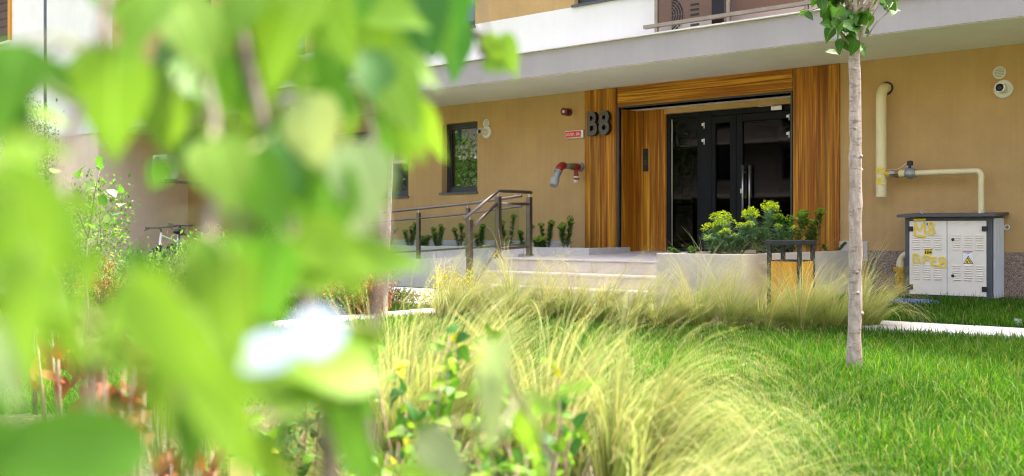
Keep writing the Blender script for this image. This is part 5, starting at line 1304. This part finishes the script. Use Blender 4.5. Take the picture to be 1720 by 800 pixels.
L2 = [(480,60,210,-110,.70,bt,'ovate',1.1),(450,150,170,-130,.72,bt,'ovate'),(560,50,160,-60,.74,bt,'ovate'),(560,120,150,-100,.78,md,'ovate'),(620,60,150,-70,.8,bt,'ovate'),(655,20,150,-20,.8,bt,'ovate'),(660,80,140,-30,.82,bt,'ovate',.8),
      (705,35,150,-70,.85,dk,'round'),(745,25,130,-85,.95,dk,'round',1.1),(765,85,118,-92,1.15,dk,'ovate',.8),(735,60,120,-60,.9,md,'ovate'),(640,150,150,-60,.78,dk,'ovate',.9),(670,165,160,-60,.78,bt,'ovate'),(690,215,130,-70,.82,bt,'ovate',.8),(722,222,120,-65,.9,bt,'ovate',.6),
      (650,235,110,-90,.85,md,'ovate'),(680,250,80,-80,.9,bt,'ovate',.8),(600,190,120,-120,.8,bt,'ovate'),(540,190,150,-140,.72,md,'ovate'),(480,215,170,-160,.68,md,'ovate',.8),(530,225,140,-80,.66,pl,'round'),(555,165,50,-60,.8,pl,'round'),
      (610,310,150,-70,.66,pl,'round'),(590,370,150,-60,.68,pl,'ovate'),(500,290,150,-50,.66,dk,'ovate'),(545,350,170,-100,.66,md,'round'),(500,400,150,-130,.68,md,'ovate'),(450,330,190,-60,.64,md,'ovate',.8),(470,250,120,-100,.7,bt,'ovate'),
      (560,420,170,-20,.62,bt,'ovate',.9),(640,440,170,0,.64,bt,'ovate',.8),(500,450,170,170,.62,bt,'ovate',.8),(460,480,180,-100,.6,md,'ovate'),(580,455,120,-60,.68,bt,'ovate'),
      (470,640,230,-20,.58,bt,'ovate',.75),(540,620,190,170,.58,bt,'ovate',.9),(590,640,160,-60,.62,md,'ovate',.8),(455,650,150,160,.6,bt,'round',.8),(590,730,180,-80,.62,md,'ovate',.6),(480,720,150,-120,.64,md,'ovate',.5),(450,780,170,-30,.6,bt,'ovate',.6),(610,780,140,-60,.66,md,'ovate',.7),
      (590,580,120,-160,.66,bt,'ovate',.7),(610,100,120,-140,.82,md,'ovate'),(500,130,120,-60,.74,bt,'ovate',.8),(430,90,140,-90,.72,bt,'ovate'),(590,20,130,-100,.78,md,'ovate'),(520,10,150,-80,.74,bt,'ovate'),(770,10,90,-120,1.0,bt,'ovate'),(690,110,130,-30,.84,bt,'ovate')]
S2 = [[(560,900,.66),(545,660,.66),(515,500,.66),(484,350,.68),(440,200,.70),(400,40,.72),(380,-120,.72),.0062],[(640,900,.74),(610,640,.72),(650,420,.74),(625,230,.78),(596,100,.80),(560,-60,.80),.0045],[(596,100,.80),(670,40,.86),(760,-30,1.0),.0025]]
shrub2 = fg_shrub('blurred shrub with large heart shaped leaves filling the upper left', S2, L2, 6)
L3 = [(832,88,75,-60,1.05,bt,'ovate',.7),(858,95,85,-75,1.05,bt,'ovate',.6),(838,112,60,-10,1.05,bt,'ovate',.8),(760,200,0.1,0,1,md,'ovate')][:3]
L3 += [(826,660,190,-86,.72,pl,'long',.8),(842,610,150,80,.72,pl,'long',.55),(745,765,115,-40,.72,pl,'round',.8),(888,725,125,-80,1.0,bt,'ovate',.6),(910,680,80,-20,1.1,bt,'ovate',.6),(700,795,120,170,.8,bt,'ovate',.6),(965,655,110,30,.95,bt,'long',.6)]
S3 = [[(930,900,1.0),(925,780,1.0),(905,720,1.0),(868,672,.95),(845,590,.85),.0032],[(800,-80,1.05),(812,20,1.05),(822,60,1.05),(835,80,1.05),.0016],[(868,672,.95),(836,740,.8),.0014]]
fg_shrub('pale leaved twig at the lower centre, close to the lens', [S3[0], S3[2]], L3[3:], 8)
tw = empty('hanging_twig', at(800,-80,1.05), 'small blurred twig with buds and two leaves against the white parapet', 'twig')
MB().tube([at(*q) for q in ((800,-140,1.02),(808,0,1.05),(822,60,1.05),(838,80,1.05))], [.0022,.0018,.0015,.001], 8).build('stem', M['stem_bark'], tw, smooth=True)
for px, py, rd in ((803,58,.006),(815,82,.009),(822,78,.008),(808,70,.005)):
    c = at(px, py, 1.06); MB().tube([c+UP*rd, c+UP*rd*.6, c, c-UP*rd*.6, c-UP*rd], [rd*.2,rd*.8,rd,rd*.8,rd*.2], 8).build('bud', M['bud_dark'], tw, smooth=True)
for (px, py, Lp, ang, t, mt, shp, wide) in L3[:3]:
    a = math.radians(ang); d = RT*math.cos(a)+UP*math.sin(a); L = Lp*t/FPX; leaf_obj(tw, shp, mt, at(px, py, t)-d*L*.5, d, -FW+UP*.3, L, wide)
# white folded label and small tags among the leaves
c = at(490, 575, .60); r = empty('plant_label', c, 'folded bluish white plastic plant label among the blurred leaves', 'label')
def plate(pts, nm, mat, par, th=.0012):
    P_ = [Vector(q) for q in pts]; n = len(P_); nn = (P_[1]-P_[0]).cross(P_[2]-P_[0]).normalized()*th
    MB().add([tuple(q) for q in P_]+[tuple(q+nn) for q in P_], [tuple(range(n))[::-1], tuple(range(n, 2*n))]+[(i, (i+1) % n, (i+1) % n+n, i+n) for i in range(n)]).build(nm, M[mat], par)
def loop(cx, cy, rx, ry, t, rot, tilt):
    o_ = []
    for k in range(18):
        a = 2*math.pi*k/18; x = rx*math.cos(a)*(1+.12*math.sin(2*a)); y = ry*math.sin(a); q = math.radians(rot); X_, Y_ = x*math.cos(q)-y*math.sin(q), x*math.sin(q)+y*math.cos(q)
        o_.append(at(cx+X_, cy-Y_, t+tilt*Y_/100))
    return o_
plate(loop(532,560,46,44,.52,-20,.02), 'front_flap', 'tag_white', r); plate(loop(452,592,64,34,.53,12,.02), 'rear_flap', 'tag_white', r)
MB().tube([at(515,500,.66), at(512,530,.62), at(505,560,.605)], .0009, 6).build('string', M['twig_green'], r)
c = at(404, 790, 2.1); r = empty('plant_label', Vector((c.x, c.y, 0)), 'pale yellow square plant label at the bottom edge', 'label')
plate([at(384,772,2.1), at(422,764,2.1), at(425,812,2.1), at(386,818,2.1)], 'plate', 'tag_yellow', r); MB().cyl((c.x,c.y,-.02), at(405,812,2.105), .003, 6).build('spike', M['twig_green'], r)

# --- lime green shrubs in the foreground bed, single leaves
def lime(label, px0, py0, t, w, h, n, size, seed, mats=('lime_leaf','lime_leaf','leaf_mid','leaf_dark'), tips=4, shape='ovate'):
    global rnd, U; rnd = random.Random(seed); U = rnd.uniform
    b = at(px0, 388, t); b.z = 0; r = empty('lime_shrub', b, label, 'shrub', 'low lime green shrubs in the foreground bed')
    ends = []
    for k in range(14):
        px, py = px0+U(-1,1)*w/2, py0+U(-.55,.5)*h; e = at(px, py, t+U(-.14,.14)); pts = [b+Vector((U(-.06,.06), U(-.06,.06), -.02)), b.lerp(e, .55)+Vector((U(-.05,.05), U(-.05,.05), 0)), e]
        MB().tube(pts, [.0035,.003,.0015], 6).build('stem', M['dry_bark'], r, smooth=True); ends.append(pts)
    for k in range(int(n*1.7)):
        pts = rnd.choice(ends); f = U(.3,1.02); f = 1-(1-f)*U(.3,1); p = (pts[0].lerp(pts[1], f*2) if f < .5 else pts[1].lerp(pts[2], f*2-1))
        d = rvec(.7)+UP*.2-FW*.15; d.normalize(); leaf_obj(r, shape, rnd.choice(mats), p+d*.006+rvec(.008), d, UP+rvec(.45)-FW*.45, size*.82*U(.55,1.25))
    for pts in ends[:tips]:
        for k in range(4): leaf_obj(r, 'ovate', 'yellow_leaf', pts[2], rvec(.6)+UP*.5, UP*.6-FW*.5+rvec(.4), size*.6*U(.6,1.1))
    return r
lime('lime green leafy shrub in front of the pale feather grass', 710, 650, 2.6, 230, 200, 130, .062, 31)
lime('yellow green shrub at the bottom centre, left of the arching grass', 890, 690, 2.3, 170, 170, 90, .055, 32, tips=5)
lime('low lime shrub along the bottom edge by the bare soil', 650, 775, 2.2, 170, 60, 70, .05, 33, tips=1)
lime('small lime shrub at the bottom left, above the yellow label', 425, 735, 2.9, 90, 90, 90, .06, 34, tips=3)
lime('dark green shrub behind the blurred shrub at the bottom', 470, 690, 3.2, 140, 110, 80, .055, 35, mats=('leaf_dark','leaf_mid'), tips=1)
lime('low green shrub at the bottom right of the bed', 850, 790, 2.0, 160, 40, 70, .05, 36, mats=('lime_leaf','leaf_mid'), tips=1)
# --- dry plants in the foreground bed
def dry(label, px0, py0, t, w, h, n, size, seed, up_=.8):
    global rnd, U; rnd = random.Random(seed); U = rnd.uniform
    b = at(px0, 388, t); b.z = 0; r = empty('dry_shrub', b, label, 'shrub', 'withered plants in the foreground bed'); ends = []
    for k in range(7):
        e = at(px0+U(-1,1)*w/2, py0-h*U(.2,.9), t+U(-.1,.1)); pts = [b+Vector((U(-.03,.03), U(-.03,.03), -.02)), b.lerp(e, .55)+Vector((U(-.02,.02), U(-.02,.02), 0)), e]
        MB().tube(pts, [.006,.005,.003], 6).build('stem', M['dry_bark'], r, smooth=True); ends.append(pts)
    for k in range(n):
        p = at(px0+rnd.gauss(0,.28)*w, py0+rnd.gauss(0,.25)*h, t+U(-.1,.1)); d = rvec(.4)+UP*rnd.choice((up_,up_,-.6)); leaf_obj(r, rnd.choice(('curl','long')), 'dry_leaf', p, d, -FW+rvec(.6), size*U(.6,1.2))
    return r
dry('withered orange leaved plant with bare grey stems at the lower left', 110, 625, 3.2, 130, 110, 34, .09, 41)
dry('dark brown curled dry leaves between the blurred green leaves', 205, 680, 1.9, 110, 150, 40, .075, 42, -.3)
dry('small withered brown plant at the bottom, in the mulch', 310, 790, 2.2, 130, 50, 30, .06, 43)
dry('lone withered plant in front of the dull grass tuft', 275, 600, 3.4, 50, 60, 14, .09, 44)
for k, (x0, y0, x1, y1, tt, lb) in enumerate([(140,520,148,400,8.0,'bare grey sapling stem left of the dead shrub'),(60,520,30,300,5.5,'thin dry stalk at the left edge')]):
    p = at(x0, 388, tt); p.z = 0; e = at(x1, y1, tt); r = empty('bare_sapling', p, lb, 'sapling')
    MB().tube([p+Vector((0,0,-.02)), p.lerp(e, .4)+RT*.02, p.lerp(e, .75)-RT*.02, e], [.014,.012,.010,.007], 8).build('stem', M['stem_bark'], r, smooth=True)
    for q in ((at(x1-50,y1-110,tt)), (at(x1+22,y1-130,tt)), (at(x1-25,y1-60,tt))): MB().tube([e, e.lerp(q, .5)+UP*.03, q], [.006,.005,.003], 6).build('twig', M['stem_bark'], r, smooth=True)
    if k == 0:
        for j in range(26): leaf_obj(r, 'round', 'leaf_mid' if j % 3 else 'leaf_pale', at(x1+U(-60,60), y1-U(10,130), tt+U(-.2,.2)), rvec(.6), UP+rvec(.5)-FW*.5, .11*U(.6,1.1))
